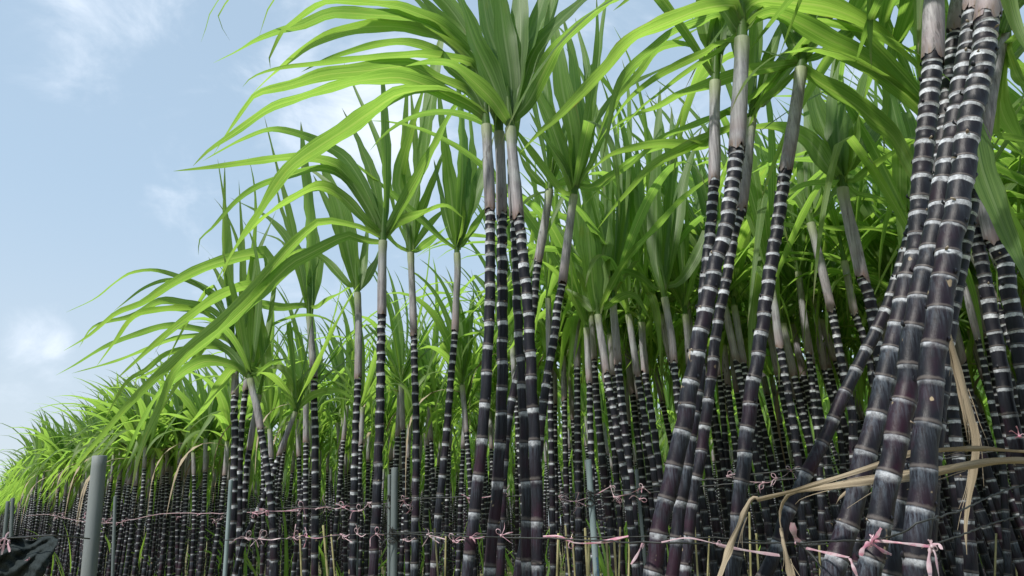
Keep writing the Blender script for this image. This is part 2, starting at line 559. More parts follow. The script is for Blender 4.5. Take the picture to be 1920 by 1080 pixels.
def blade(mb, C, W, side, rnd, fold=0.35, across=4, mi=0, wave=0.0, thick=False, rg=RNG):
    """C (N,3) spine, W (N) widths, side (N,3) unit side vectors"""
    N = len(C)
    T = norm(np.gradient(C, axis=0))
    S = norm(side - T * np.sum(side * T, 1, keepdims=True))
    Nn = np.cross(S, T)
    L = np.concatenate([[0], np.cumsum(np.linalg.norm(np.diff(C, axis=0), axis=1))])
    t = L / L[-1]
    k = np.linspace(-1, 1, across + 1)
    fo = fold * (1 - 0.7 * t)
    ph = rg.random() * 6.28
    wv = wave * np.sin(L * 38 + ph) * np.clip(t * 4, 0, 1)
    P = (C[:, None, :] + S[:, None, :] * (W[:, None] * 0.5 * k[None, :] * np.cos(fo)[:, None])[:, :, None]
         + Nn[:, None, :] * (W[:, None] * 0.5 * (np.abs(k)[None, :] ** 1.2 * np.sin(fo)[:, None] + wv[:, None] * (k ** 3)[None, :]))[:, :, None])
    UV = np.zeros((N, across + 1, 2))
    UV[:, :, 0] = (k[None, :] + 1) / 2
    UV[:, :, 1] = L[:, None]
    U2 = np.zeros((N, across + 1, 2))
    U2[:, :, 0] = t[:, None]
    U2[:, :, 1] = rnd
    mb.grid(P, UV, U2, mi=mi)


def traced_blade(mb, pts, w, D0, D1, base, rg, n=26, mi=0, wave=0.12, basew=0.42, tilt=None):
    """a leaf whose spine follows the traced outline at real distance D0..D1"""
    p_, q_, z_ = np.array(pts[-1]), np.array(pts[-2]), np.array(pts[0])
    upr = z_[1] - p_[1] > 1.3 * abs(p_[0] - z_[0])
    if upr:
        pts = list(pts) + [tuple(p_ + (p_ - q_) * 0.45)]
    P = catmull(pts, n)
    t = np.linspace(0, 1, n)
    D = D0 + (D1 - D0) * t ** 1.2
    C = np.array([at(P[i, 0], P[i, 1], D[i]) for i in range(n)])
    if base is not None:
        k = np.exp(-(t / 0.10) ** 2)[:, None]
        C = C + k * (base - C[0])
    view = norm(C - np.array([0, 0, CAM_H]))
    T = norm(np.gradient(C, axis=0))
    S = norm(np.cross(T, view))
    phi = math.radians(rg.uniform(22, 52)) if tilt is None else tilt
    cand = []
    tw = (phi + math.radians(rg.uniform(8, 26)) * np.sin(t * rg.uniform(4, 9) + rg.uniform(0, 6)))[:, None]
    for sg in (1, -1):
        S2 = norm(S * np.cos(tw) + sg * np.cross(S, T) * np.sin(tw))
        nrm = np.cross(S2, T)
        cand.append((float(np.mean(np.abs(nrm[:, 2]))), S2, sg))
    cand.sort(key=lambda c: -c[0])
    S2 = cand[0][1]
    dist = cdist(C)
    scale = w / F * dist.mean() / max(0.6, math.cos(phi))
    W = width_profile(t, 0.34 if upr else basew, 0.48 if upr else 0.36) * scale
    nrm = np.cross(S2, T)
    if nrm[:, 2].mean() < 0:
        S2 = -S2
    blade(mb, C, W, S2, rg.random(), fold=rg.uniform(0.18, 0.4), wave=wave, mi=mi, rg=rg)


def free_blade(mb, base, az, el, L, w, droop, rg, wind=0.35, n=16, across=4, mi=0, kink=None, wave=0.1, basew=0.42):
    d = np.array([math.cos(az) * math.cos(el), math.sin(az) * math.cos(el), math.sin(el)])
    p = np.array(base, float)
    C = [p.copy()]
    ds = L / (n - 1)
    for i in range(1, n):
        s = i / (n - 1)
        g = droop * (0.25 + 2.2 * s ** 1.4)
        d = d + (np.array([0, 0, -1.0]) * g + np.array([-1.0, -0.15, 0]) * wind * s) * (ds / L) * 1.6
        if kink and abs(s - kink) < 0.5 / (n - 1) + 1e-6:
            d = d + np.array([0, 0, -1.1])
        d = d / np.linalg.norm(d)
        p = p + d * ds
        C.append(p.copy())
    C = np.array(C)
    t = np.linspace(0, 1, n)
    T = norm(np.gradient(C, axis=0))
    h0 = np.array([-math.sin(az), math.cos(az), 0.0])
    side = np.repeat(h0[None, :], n, 0)
    tw = rg.uniform(-0.7, 0.7)
    S = norm(side - T * np.sum(side * T, 1, keepdims=True))
    B = np.cross(S, T)
    a = (tw * t)[:, None]
    S = S * np.cos(a) + B * np.sin(a)
    W = width_profile(t, basew) * w
    blade(mb, C, W, S, rg.random(), fold=rg.uniform(0.15, 0.45), across=across, wave=wave, mi=mi, rg=rg)


def free_crown(mb, base, rg, n=11, scale=1.0, plane=None, wind=0.4, seg=16, across=4, mi=0, w=0.05, upright=0.5, up=0.10):
    plane = rg.uniform(0, math.pi) if plane is None else plane
    for i in range(n):
        a = (i + 0.5) / n
        az = plane + (i % 2) * math.pi + rg.gauss(0, 0.45)
        el = math.radians(87 - 50 * a ** (0.9 + upright) + rg.gauss(0, 6))
        L = scale * (0.72 + 0.55 * math.sin(math.pi * min(1, a * 0.9 + 0.15))) * rg.uniform(0.85, 1.15)
        dr = (0.12 + 1.9 * a ** 1.3) * rg.uniform(0.7, 1.2)
        z0 = (1 - a) * up
        kink = rg.choice([None, None, None, 0.35, 0.5, 0.62])
        free_blade(mb, np.array(base) + np.array([0.004 * math.cos(az), 0.004 * math.sin(az), z0]), az, el, L, w * rg.uniform(0.75, 1.15),
                   dr, rg, wind * rg.uniform(0.5, 1.4), seg, across, mi, kink if a > 0.25 else None)


# ------------------------------------------------------------------ stalks
def stalk_nodes(L, rg, p0=0.024, p1=0.095, reach=0.95):
    """distances of the nodes below the sheath"""
    s, out = 0.0, [0.0]
    while s < L:
        p = p0 + (p1 - p0) * min(1.0, s / reach) ** 0.9
        s += p * rg.uniform(0.85, 1.15)
        out.append(s)
    return np.array(out)


def stalk_mesh(mb, C, r_top, r_bot, rg, sides=14, detail=True, mi=0, p0=0.024, p1=0.088, zig=0.0018):
    """C from sheath (top) down to ground; ring profile per internode"""
    L = np.linalg.norm(np.diff(C, axis=0), axis=1).sum()
    nodes = stalk_nodes(L, rg, p0, p1)
    prof = [(0.0, 1.045), (0.035, 1.07), (0.10, 1.0), (0.5, 0.972), (0.80, 1.0), (0.93, 1.012), (0.985, 1.075)] if detail else \
           [(0.02, 1.06), (0.14, 0.98), (0.86, 1.0)]
    ss, vv, rr, off = [], [], [], []
    ko = rg.random() * 6.28
    for i in range(len(nodes) - 1):
        a, c = nodes[i], nodes[i + 1]
        swell = rg.uniform(0.97, 1.05)
        z = (1 if i % 2 else -1) * zig
        for (f, k) in reversed(prof):           # f measured upward inside the internode
            s = c - (c - a) * f
            ss.append(s); vv.append(400 - i + f - 1); off.append(z * math.sin(math.pi * f))
            rr.append((r_top + (r_bot - r_top) * min(1, s / max(L, .01))) * (k if k > 1.03 else k * swell))
    ss = np.array(ss); vv = np.array(vv); rr = np.array(rr); off = np.array(off)
    keep = ss <= L + 1e-6
    ss, vv, rr, off = ss[keep], vv[keep], rr[keep], off[keep]
    P, _ = resample(C, ss)
    P[:, 0] += off * math.cos(ko); P[:, 1] += off * math.sin(ko)
    aux = np.stack([ss, np.full(len(ss), rg.random())], 1)
    tube(mb, P, rr, sides, vv, aux, mi)
    return nodes, P, ss, rr


def bud(mb, p, out, r, size, rg, scrap=False):
    """little pointed bud or torn sheath scrap lying on the node"""
    up = np.array([0, 0, 1.0])
    side = norm(np.cross(out, up))
    n = 5
    t = np.linspace(0, 1, n)
    if scrap:
        d = norm(up * rg.uniform(0.3, 1) + side * rg.uniform(-1, 1) + out * 0.5)
    else:
        d = norm(up + out * 0.15)
    w = size * (np.sin(math.pi * (0.15 + 0.85 * t)) * 0.9 + 0.05)
    C = p + out * (r * 1.0) + d[None, :] * (t * size * 1.5)[:, None] + out[None, :] * (np.sin(math.pi * t) * size * 0.35)[:, None]
    UVv = np.zeros((n, 4, 2)); UVv[:, :, 1] = 0.4 if scrap else 0.3
    UVv[:, :, 0] = 0.1
    P = np.stack([C - side * w[:, None] * .5, C + out * (w[:, None] * .35), C + side * w[:, None] * .5], 1)
    U = np.zeros((n, 3, 2)); U[:, :, 1] = 0.5; U[:, :, 0] = 0.5
    U2 = np.zeros((n, 3, 2)); U2[:, :, 0] = 0.6
    mb.grid(P, U, U2, mi=1 if scrap else 0)


def sheath_mesh(mb, C, r0, r1, rg, sides=14, mi=0):
    """C bottom (ragged rim over the stalk) to crown base"""
    n = len(C)
    t = np.linspace(0, 1, n)
    R = r0 * 1.16 + (r1 - r0 * 1.16) * t
    R = R * (1 + 0.02 * np.sin(t * 9 + rg.random() * 6))
    R[-1] *= 1.08
    q0 = rg.uniform(.35, .65)
    R = np.where(t > q0, R * 0.93, R)
    if n > 4:
        R[-2] *= 1.10
    jit = np.zeros((n, sides))
    j0 = np.array([rg.uniform(-1, 1) * r0 * 0.9 for _ in range(sides)])
    jit[0] = (j0 + np.roll(j0, 1)) * 0.8
    tube(mb, C, R, sides, t, np.stack([t, np.full(n, rg.random())], 1), mi, jitter=jit, oval=1 + 0.10 * t)
    # the inner collar so that the rim reads as a thick edge
    k = min(3, n - 1)
    tube(mb, C[:k + 1], R[:k + 1] * 0.90, sides, t[:k + 1] * 0, np.stack([t[:k + 1], t[:k + 1]], 1), mi, jitter=jit[:k + 1])
    # a second overlapping wrap edge running up the sheath
    a0 = rg.random() * 6.28
    m = n
    ang = a0 + t * rg.uniform(-1.2, 1.2)
    A = np.stack([np.cos(ang), np.sin(ang), 0 * ang], 1)
    B = np.stack([np.cos(ang + 0.9), np.sin(ang + 0.9), 0 * ang], 1)
    q = (1.045 + 0.0 * t)[:, None]
    P = np.stack([C + A * (R[:, None] * q), C + norm(A + B) * (R[:, None] * 1.05), C + B * (R[:, None] * 1.0)], 1)
    U = np.zeros((n, 3, 2)); U[:, :, 1] = t[:, None]; U[:, 1, 0] = .5; U[:, 2, 0] = 1
    mb.grid(P[: int(n * .9)], U[: int(n * .9)], U[: int(n * .9)], mi=mi)


def spindle(mb, base, dirv, r, L, rg, mi=0):
    """rolled young leaves standing straight up out of the sheath"""
    n = 7
    t = np.linspace(0, 1, n)
    C = np.array(base)[None, :] + dirv[None, :] * (t * L)[:, None]
    tube(mb, C, r * (1 - 0.75 * t), 8, t * L, np.stack([t * 0.5, np.full(n, rg.random())], 1), mi)


def extend_down(C3):
    """carry a spine on below the frame to the ground, bending upright"""
    p, q = C3[-1], C3[-2]
    d = norm((p - q)[None])[0]
    out = list(C3)
    p = p.copy()
    while p[2] > 0.0:
        d = norm((d * np.array([0.90, 0.90, 1]) + np.array([0, 0, -0.05]))[None])[0]
        p = p + d * 0.06
        out.append(p.copy())
    out[-1][2] = -0.02
    return np.array(out)


HEROES = {}


def hero(key, D, path, sheath_i, w_top, w_bot, label, leaves=(), extra=0, group=None, Dtop=None, sides=16,
         near=False, wl=0.05, extra_scale=1.0, p0=0.024, p1=0.098, plane=None, wind=0.45, seed=None, ex_up=0.5, no_fan=False):
    """path: photo points from the crown base down; the first sheath_i points belong to the sheath"""
    rg = random.Random(seed if seed is not None else hash(key) % 9973 if False else sum(map(ord, key)) * 7)
    Dtop = D if Dtop is None else Dtop
    path = [tuple(map(float, p)) for p in path]
    n = 60
    pix = catmull(path, n)
    L = np.concatenate([[0], np.cumsum(np.linalg.norm(np.diff(pix, axis=0), axis=1))])
    Dv = Dtop + (D - Dtop) * np.clip(L / L[-1], 0, 1)
    C3 = np.array([at(pix[i, 0], pix[i, 1], Dv[i]) for i in range(n)])
    # where the sheath ends
    sp = np.array(path[sheath_i - 1])
    isx = int(np.argmin(np.linalg.norm(pix - sp, axis=1)))
    isx = max(isx, 2)
    C3e = extend_down(C3)
    base = C3e[-1].copy(); base[2] = 0
    root = empty('sugarcane', tuple(base), label, 'sugarcane', group)
    dist = cdist(C3[isx])
    dist_b = cdist(C3[-1])
    r_top = w_top / F * dist / 2 * 0.96
    r_bot = w_bot / F * dist_b / 2 * 0.96
    mb = MB()
    st = C3e[isx:]
    st = np.vstack([C3e[isx] + (C3e[isx - 1] - C3e[isx]) * 0.3, st])
    nodes, P, ss, rr = stalk_mesh(mb, st, r_top, r_bot, rg, sides, True, p0=p0, p1=p1)
    if near:
        for i, s in enumerate(nodes[1:-1]):
            j = int(np.searchsorted(ss, s))
            if j >= len(P):
                break
            az = (0 if i % 2 else math.pi) + rg.gauss(-0.6, 0.5)
            o = np.array([math.cos(az), math.sin(az), 0.0])
            bud(mb, P[j], o, rr[j] * 0.93, rr[j] * rg.uniform(0.35, 0.5), rg)
    if near:
        for i, q in enumerate(nodes[1:-1]):
            j = int(np.searchsorted(ss, q))
            if j < len(P) and rg.random() < 0.3:
                az = rg.uniform(-math.pi, 0)
                bud(mb, P[j], np.array([math.cos(az), math.sin(az), 0.0]), rr[j] * .96, rr[j] * rg.uniform(0.15, 0.36), rg, True)
    mb.build('stalk', [M_STALK, M_SCRAP], root, base)
    mb = MB()
    shc, shl = resample(C3[:isx + 1], np.linspace(0, np.linalg.norm(np.diff(C3[:isx + 1], axis=0), axis=1).sum(), 14))
    shc = shc[::-1]
    sheath_mesh(mb, shc, r_top, r_top * 1.02, rg, sides)
    mb.build('leaf_sheath', M_SHEATH, root, base)
    mb = MB()
    top = C3[0]
    d = norm((C3[0] - C3[3])[None])[0]
    if not no_fan:
        spindle(mb, top - d * 0.01, d, r_top * 0.98, 0.16, rg)
    for lf in leaves:
        w, pts = lf[0], lf[1]
        dz = lf[2] if len(lf) > 2 else None
        P2 = [tuple(map(float, q.split(','))) for q in pts.split()]
        if dz is None:
            dz = rg.uniform(-0.16, 0.30)
        Dl = Dtop + rg.uniform(-0.03, 0.03)
        free_start = len(lf) > 3
        traced_blade(mb, P2, w * 1.08, Dl, Dl + dz, None if free_start else top + d * rg.uniform(-0.012, 0.045), rg,
                     n=max(18, min(34, len(P2) * 4)))
    if extra:
        free_crown(mb, top, rg, extra, extra_scale, plane, wind, 18, 4, 0, wl, ex_up)
    if mb.v:
        mb.build('crown', M_LEAF, root, base)
    HEROES[key] = root
    return root

# ------------------------------------------------------------------ ground
def ground():
    nx = 90
    xs = np.concatenate([[-1500, -400, -120, -60], np.linspace(-32, 32, nx), [60, 120, 400, 1500]])
    ys = np.concatenate([[-300, -60, -10], np.linspace(-3, 60, nx), [120, 400, 1500]])
    X, Y = np.meshgrid(xs, ys)
    Z = 0.03 * np.sin(X * 2.1 + 1.3 * np.sin(Y * 1.7)) * np.cos(Y * 1.4) - 0.02
    Z = np.where((np.abs(X) > 40) | (Y > 70), -0.03, Z)
    P = np.stack([X, Y, Z], -1)
    mb = MB()
    U = np.zeros(P.shape[:2] + (2,))
    mb.grid(P, U, U)
    o = mb.build('ground', M_GROUND)
    o['kind'] = 'structure'


ground()

# ------------------------------------------------------------------ the canes one can follow from root to crown
CL_R = 'canes of the thick clump at the right'
CL_C = 'canes of the leaning clump right of centre'
CL_M = 'canes of the tall clump in the middle'
CL_L = 'canes of the windblown clump at the left'
OFF = dict(near=True, sides=20)

# thick clump at the right (crowns above the frame)
hero('R1', 1.36, [(1868, -150), (1862, -60), (1852, 30), (1850, 44), (1840, 133), (1819, 222), (1807, 311), (1793, 400), (1780, 463), (1752, 650), (1740, 790), (1722, 1000), (1716, 1080)],
     4, 42, 45, 'thickest black cane at the right, in front of its clump with pink ribbon tied low', (
         (26, "1868,-150 1880,-60 1900,30 1925,90 1960,150"), (30, "1868,-150 1750,-190 1620,-120 1500,-20 1400,100", .5),
         (30, "1868,-150 1840,-200 1740,-230 1600,-160 1480,-60", .7)), extra=9, group=CL_R, wl=.062, seed=3, p1=0.080, **OFF)
hero('R2', 1.44, [(1848, -170), (1840, -90), (1832, -20), (1826, 22), (1821, 67), (1808, 133), (1794, 222), (1775, 311), (1761, 400), (1743, 480), (1718, 589), (1702, 715), (1690, 778), (1670, 873), (1652, 967), (1628, 1080)],
     4, 38, 44, 'thick black cane just left of the thickest one, pink bow tied at its foot', (
         (30, "1848,-170 1780,-150 1700,-80 1640,20 1600,130", .4), (30, "1848,-170 1900,-120 1960,-20", .2)), extra=9, group=CL_R, wl=.06, seed=8, p1=0.080, **OFF)
hero('R3', 1.60, [(1757, -120), (1752, -60), (1751, 0), (1749, 108), (1743, 178), (1739, 222), (1730, 311), (1724, 400), (1719, 467), (1702, 526), (1690, 589), (1669, 671), (1645, 778), (1626, 841), (1610, 904), (1595, 967), (1565, 1061), (1560, 1080)],
     4, 35, 41, 'thick cane on the left side of the right clump with a long wide grey sheath', (
         (34, "1757,-120 1720,-140 1660,-80 1600,20 1560,150", .6), (34, "1757,-120 1700,-90 1640,-20 1590,80 1570,200", .8),
         (34, "1757,-120 1690,-150 1600,-110 1520,-30 1460,60", .5), (34, "1757,-120 1740,-60 1700,40 1660,150", .6)), extra=8, group=CL_R, wl=.065, seed=5, p1=0.080, **OFF)
hero('R4', 1.72, [(1806, -80), (1800, 0), (1792, 66), (1788, 100), (1778, 178), (1768, 267), (1752, 350), (1742, 470), (1730, 560), (1712, 700), (1697, 830), (1688, 950), (1675, 1080)],
     3, 32, 38, 'cane half hidden between two thicker canes of the right clump, sheath base pinkish', (
         (34, "1806,-80 1740,-90 1680,-20 1650,80 1620,190", .6), (30, "1806,-80 1730,-120 1620,-100 1540,-50 1470,40", .9)), extra=8, group=CL_R, wl=.062, seed=21, p1=0.080, **OFF)
hero('R5', 1.75, [(1885, 40), (1872, 100), (1858, 170), (1838, 290), (1815, 420), (1805, 480), (1790, 560), (1775, 650), (1768, 720), (1758, 800), (1748, 900), (1740, 1080)],
     4, 25, 30, 'thinner cane behind the right clump whose bare grey sheath shows on its right side', (
         (26, "1872,100 1900,20 1960,-40"), (22, "1862,150 1892,110 1930,80 1970,60"), (24, "1866,160 1880,216 1904,257 1960,330"),
         (38, "1800,120 1826,230 1840,311 1866,385 1896,459 1918,507 1960,590", -.3), (13, "1845,256 1880,256 1925,262 1960,268"),
         (24, "1885,40 1910,-20 1950,-60"), (20, "1880,70 1905,140 1925,160 1950,165")), extra=5, group=CL_R, wl=.055, seed=4, p1=0.080, **OFF)
hero('R7', 2.05, [(1738, 230), (1732, 300), (1724, 360), (1712, 420), (1696, 476), (1683, 520), (1658, 589), (1620, 665), (1582, 740), (1544, 828), (1507, 898), (1475, 967), (1456, 1030), (1430, 1085)],
     3, 21, 29, 'strongly slanting cane that crosses to the lower left out of the right clump', extra=5, group=CL_R, wl=.05, near=True, seed=6)

# leaning clump right of centre
hero('C1', 1.78, [(1391, 73), (1390, 120), (1386, 200), (1381, 284), (1378, 311), (1369, 378), (1358, 444), (1346, 475), (1331, 547), (1316, 612), (1304, 677), (1290, 748), (1278, 819), (1263, 878), (1248, 944), (1233, 1009), (1223, 1080)],
     4, 28, 36, 'front cane of the leaning clump right of centre, its crown spreading at the top edge', (
         (28, "1391,75 1370,40 1340,-5 1320,-50"), (22, "1395,70 1410,30 1430,-30"),
         (30, "1391,60 1380,20 1369,10 1317,17 1265,37 1223,54 1192,69 1161,96 1140,123 1104,160 1047,218 1012,248 975,287", -.1),
         (32, "1393,65 1400,22 1425,2 1460,3 1532,10 1580,24 1628,48 1676,86 1700,106 1729,134 1770,190", .1),
         (30, "1393,65 1410,38 1442,25 1468,29 1508,48 1556,74 1604,96 1652,129 1700,168 1724,187 1770,245", .12),
         (13, "1391,70 1345,82 1321,98 1265,125 1223,150 1182,183 1152,221 1120,270", .3),
         (9, "1391,72 1355,92 1325,110 1275,144 1234,177 1202,202 1150,255", .35),
         (26, "1391,60 1360,0 1300,-40 1220,-30 1150,20", .2)), extra=3, group=CL_C, wl=.055, plane=1.2, seed=31, p1=0.086, **OFF)
hero('C2', 1.95, [(1341, 153), (1340, 200), (1340, 280), (1339, 339), (1336, 378), (1331, 444), (1328, 470), (1319, 558), (1314, 640), (1310, 718), (1298, 795), (1287, 878), (1275, 950), (1269, 1009), (1260, 1080)],
     4, 20, 28, 'left cane of the leaning clump right of centre, with two broad upright leaves', (
         (32, "1341,154 1334,104 1324,52 1318,0 1315,-60", .15), (34, "1342,154 1350,94 1362,42 1375,-50", .1),
         (20, "1346,148 1352,60 1350,31 1317,42 1265,60 1230,88 1192,117 1165,150 1150,188 1144,225 1130,300", -.1),
         (14, "1340,152 1300,90 1238,90 1202,133 1161,179 1140,208 1118,270", .2),
         (24, "1341,154 1345,60 1340,-50", .3)), extra=2, group=CL_C, seed=32, p1=0.086, **OFF)
hero('C3', 2.05, [(1409, 224), (1405, 260), (1398, 330), (1389, 396), (1378, 427), (1371, 471), (1361, 529), (1349, 588), (1340, 647), (1334, 707), (1325, 772), (1316, 843), (1304, 902), (1295, 961), (1290, 1020), (1283, 1080)],
     4, 19, 25, 'right cane of the leaning clump right of centre, pale sheath ending in a reddish base', (
         (26, "1409,222 1413,146 1417,83 1419,42 1422,-30", .05), (15, "1412,215 1423,188 1438,125 1452,83 1465,52 1490,0", .1),
         (18, "1412,220 1425,194 1452,135 1494,83 1540,20", .2), (15, "1412,222 1430,200 1455,160 1500,110 1550,70", .3),
         (18, "1405,230 1370,241 1325,258 1278,281 1222,311 1178,359 1148,393 1120,430", .2),
         (20, "1403,225 1360,215 1340,235 1326,274 1240,270 1185,278 1148,289 1122,307 1098,325", .1)), extra=2, group=CL_C, seed=33, p1=0.086, **OFF)
hero('C4', 1.95, [(1502, 129), (1497, 170), (1485, 250), (1473, 318), (1467, 356), (1458, 422), (1450, 470), (1441, 529), (1432, 594), (1423, 659), (1411, 724), (1402, 795), (1396, 855), (1387, 932), (1383, 985), (1375, 1080)],
     4, 23, 32, 'single leaning cane between the two thick clumps at the right, crown of broad drooping leaves', (
         (32, "1502,129 1503,80 1512,20 1515,-50", .1), (28, "1503,120 1528,70 1550,30 1575,-30", .1),
         (20, "1506,130 1540,105 1570,80 1605,55 1640,30 1690,0 1740,-40", .1),
         (36, "1504,138 1520,150 1556,168 1604,197 1640,228 1676,259 1712,326 1745,390", -.05),
         (13, "1500,132 1484,146 1452,173 1432,187 1415,215 1395,260", .1),
         (14, "1498,128 1450,150 1410,185 1370,207 1296,237 1241,259 1185,307 1130,348 1095,385", .4),
         (22, "1500,128 1450,128 1400,135 1327,160 1275,177 1234,200 1182,219 1135,250", .3),
         (30, "1500,125 1480,60 1450,10 1400,-40", .3)), extra=3, seed=34, p1=0.086, **OFF)

# tall clump in the middle
hero('M1', 2.10, [(912, 235), (914, 280), (917, 340), (919, 394), (919, 431), (919, 494), (918, 589), (913, 683), (908, 778), (900, 866), (892, 942), (884, 1005), (876, 1080)],
     4, 19, 24, 'left cane of the tall middle clump, topmost leaves swept far out to the left', (
         (27, "912,235 880,205 840,180 800,160 750,146 700,149 656,156 600,172 554,187 507,203 450,242 419,263 390,283 362,311", -.1),
         (28, "905,228 875,200 835,176 802,170 747,177 698,208 653,240 604,271 553,306 527,334 501,373 486,399 460,435 431,482 405,530", -.25),
         (26, "912,235 893,200 865,168 815,146 763,125 685,133 606,141 549,159 487,174 466,193 437,234 424,253 400,290", 0),
         (22, "914,235 905,200 880,160 840,125 817,96 763,80 710,83 658,96 610,112 565,135", .1),
         (24, "914,235 905,190 890,130 850,90 810,66 757,52 698,50 632,62 580,86 541,115 502,148 470,180", .15),
         (22, "912,235 890,150 850,70 800,20 740,-40 680,-60", .2), (20, "914,235 900,180 863,69 817,23 785,-10 740,-60", .1)),
     group=CL_M, near=True, sides=18, p1=0.125, seed=41)
hero('M2', 2.16, [(936, 248), (938, 290), (940, 350), (941, 405), (941, 431), (942, 526), (942, 652), (941, 746), (938, 828), (933, 904), (927, 967), (922, 1030), (917, 1080)],
     4, 19, 25, 'second cane from the left of the tall middle clump, touching the first', (
         (19, "938,248 915,190 895,140 879,117 829,108 790,103 737,107 658,112 593,120 541,125 502,133 471,146 455,163", -.1),
         (24, "938,248 915,170 870,100 820,58 757,34 700,28 640,24 610,28 567,47 528,57 481,75 445,96 400,118", .1),
         (28, "938,248 928,180 890,110 830,50 763,18 710,8 632,3 596,10 554,39 528,60 518,81 505,109 507,128", -.05),
         (24, "938,248 910,120 850,10 790,-60", .15), (30, "938,248 935,150 915,40 890,-60", .2),
         (16, "938,248 900,110 820,-10 700,-70 590,-60 513,0 486,68", 0), (14, "938,248 890,90 780,-40 600,-90 470,-40 411,26 419,57 431,76", .1),
         (13, "938,248 880,80 740,-70 560,-100 450,-45 398,18 387,50 377,79", .2)),
     group=CL_M, near=True, sides=18, p1=0.125, seed=42)
hero('M4', 2.05, [(957, 240), (961, 290), (967, 350), (972, 408), (976, 431), (982, 494), (990, 576), (994, 652), (998, 753), (1003, 841), (1006, 935), (1007, 998), (1008, 1080)],
     4, 20, 24, 'right front cane of the tall middle clump with a reddish streaked sheath', (
         (34, "957,238 921,149 889,80 870,23 855,-20 835,-90", -.1), (28, "957,238 925,190 885,150 855,125 830,117 795,117 760,124", -.15),
         (34, "960,238 958,150 945,60 930,-60", .05), (36, "963,236 970,150 975,60 975,-70", .1), (30, "960,236 975,140 1000,60 1035,-50", .15),
         (28, "962,236 990,195 1024,126 1047,87 1081,53 1127,16 1160,-15 1200,-60", -.1),
         (27, "963,236 980,160 1005,90 1055,35 1110,-15 1150,-60", .2), (24, "962,236 985,150 1020,80 1040,0 1055,-70", .25),
         (32, "959,238 945,140 915,50 900,-60", .3)),
     group=CL_M, near=True, sides=18, p1=0.125, seed=43)
hero('M3', 2.22, [(958, 300), (960, 350), (963, 405), (964, 420), (968, 526), (972, 620), (977, 702), (981, 778), (983, 853), (986, 935), (987, 998), (987, 1080)],
     3, 15, 22, 'cane of the middle clump squeezed between its neighbours, sheath hidden behind the reddish one', (
         (24, "958,300 955,200 930,80 910,-60", .2), (24, "958,300 975,180 1010,60 1050,-40", .3)), group=CL_M, near=True, sides=18, p1=0.125, seed=44)
hero('M5', 2.6, [(1076, 366), (1072, 392), (1062, 470), (1054, 534), (1045, 576), (1040, 627), (1032, 671), (1023, 727), (1015, 790), (1010, 850), (1000, 930), (985, 1000), (970, 1080)],
     4, 15, 19, 'curved cane right of the middle clump carrying a wide pale green fan of leaves', (
         (26, "1074,362 1055,293 1030,222 1010,180 985,110", .05), (34, "1074,355 1072,255 1055,170 1040,60 1025,10", .1),
         (28, "1076,355 1087,255 1081,190 1072,100 1060,50", .2), (15, "1078,352 1100,237 1115,130 1120,60 1119,10", -.05),
         (15, "1079,352 1105,240 1120,130 1132,30 1142,-30", .15), (15, "1078,362 1107,311 1126,267 1148,207 1182,135 1240,90 1300,58", .2),
         (14, "1080,382 1104,359 1148,330 1185,300 1235,278 1300,262", .1), (17, "1072,385 1037,341 1000,289 972,250", -.1),
         (16, "1074,372 1060,320 1035,280 1005,230", 0), (22, "1077,355 1095,300 1108,220 1100,120 1085,60", .3),
         (13, "1078,360 1095,280 1135,200 1180,160 1240,130", .3)), extra=2, near=True, seed=45, wl=.045)
hero('M6', 2.75, [(1030, 356), (1026, 390), (1016, 450), (1008, 496), (1003, 545), (999, 583), (985, 650), (965, 727), (953, 790), (946, 860), (942, 950), (938, 1080)],
     4, 15, 17, 'cane passing behind the middle clump, its grey sheath showing left of the curved cane', (
         (13, "1029,356 1022,350 1005,335 985,310 970,280"), (16, "1030,352 1040,280 1030,190 1010,130"), (16, "1031,354 1050,290 1070,200 1075,140"),
         (12, "1031,360 1060,340 1100,345 1150,380")), extra=5, seed=46, wl=.045, extra_scale=.8)

# single canes left of the middle
hero('S1', 3.55, [(580, 590), (582, 620), (586, 670), (589, 712), (589, 760), (591, 809), (591, 870), (591, 935), (590, 1080)],
     4, 12.5, 16, 'slim cane at the left with a long upright leaf and one leaf bent far left', (
         (26, "580,590 579,480 577,380 568,275", .1), (14, "578,588 562,500 540,450 508,413 480,395 446,378", 0), (9, "578,590 560,510 530,455 492,438", .2),
         (17, "578,598 543,584 505,574 473,572 430,607 372,665 335,715 300,775", -.3), (9, "582,590 610,565 640,549 685,515", .1),
         (11, "577,575 548,427 535,370 520,316 503,248", .2), (18, "580,585 595,500 590,420", .3), (16, "580,588 560,480 530,400 520,360", .2)), seed=51)
hero('S2', 3.3, [(670, 549), (672, 589), (672, 650), (671, 712), (670, 745), (668, 778), (665, 872), (663, 967), (661, 1080)],
     4, 13, 16, 'upright cane with one broad folded leaf rising from it, left of the stouter cane', (
         (36, "670,552 655,480 637,390 618,345 603,303", .0), (20, "668,550 645,470 622,400 598,350", .1), (16, "672,552 684,480 690,420", .2),
         (14, "672,552 700,500 712,470", .3), (13, "670,560 640,520 600,480 560,470 520,500", .2)), seed=52)
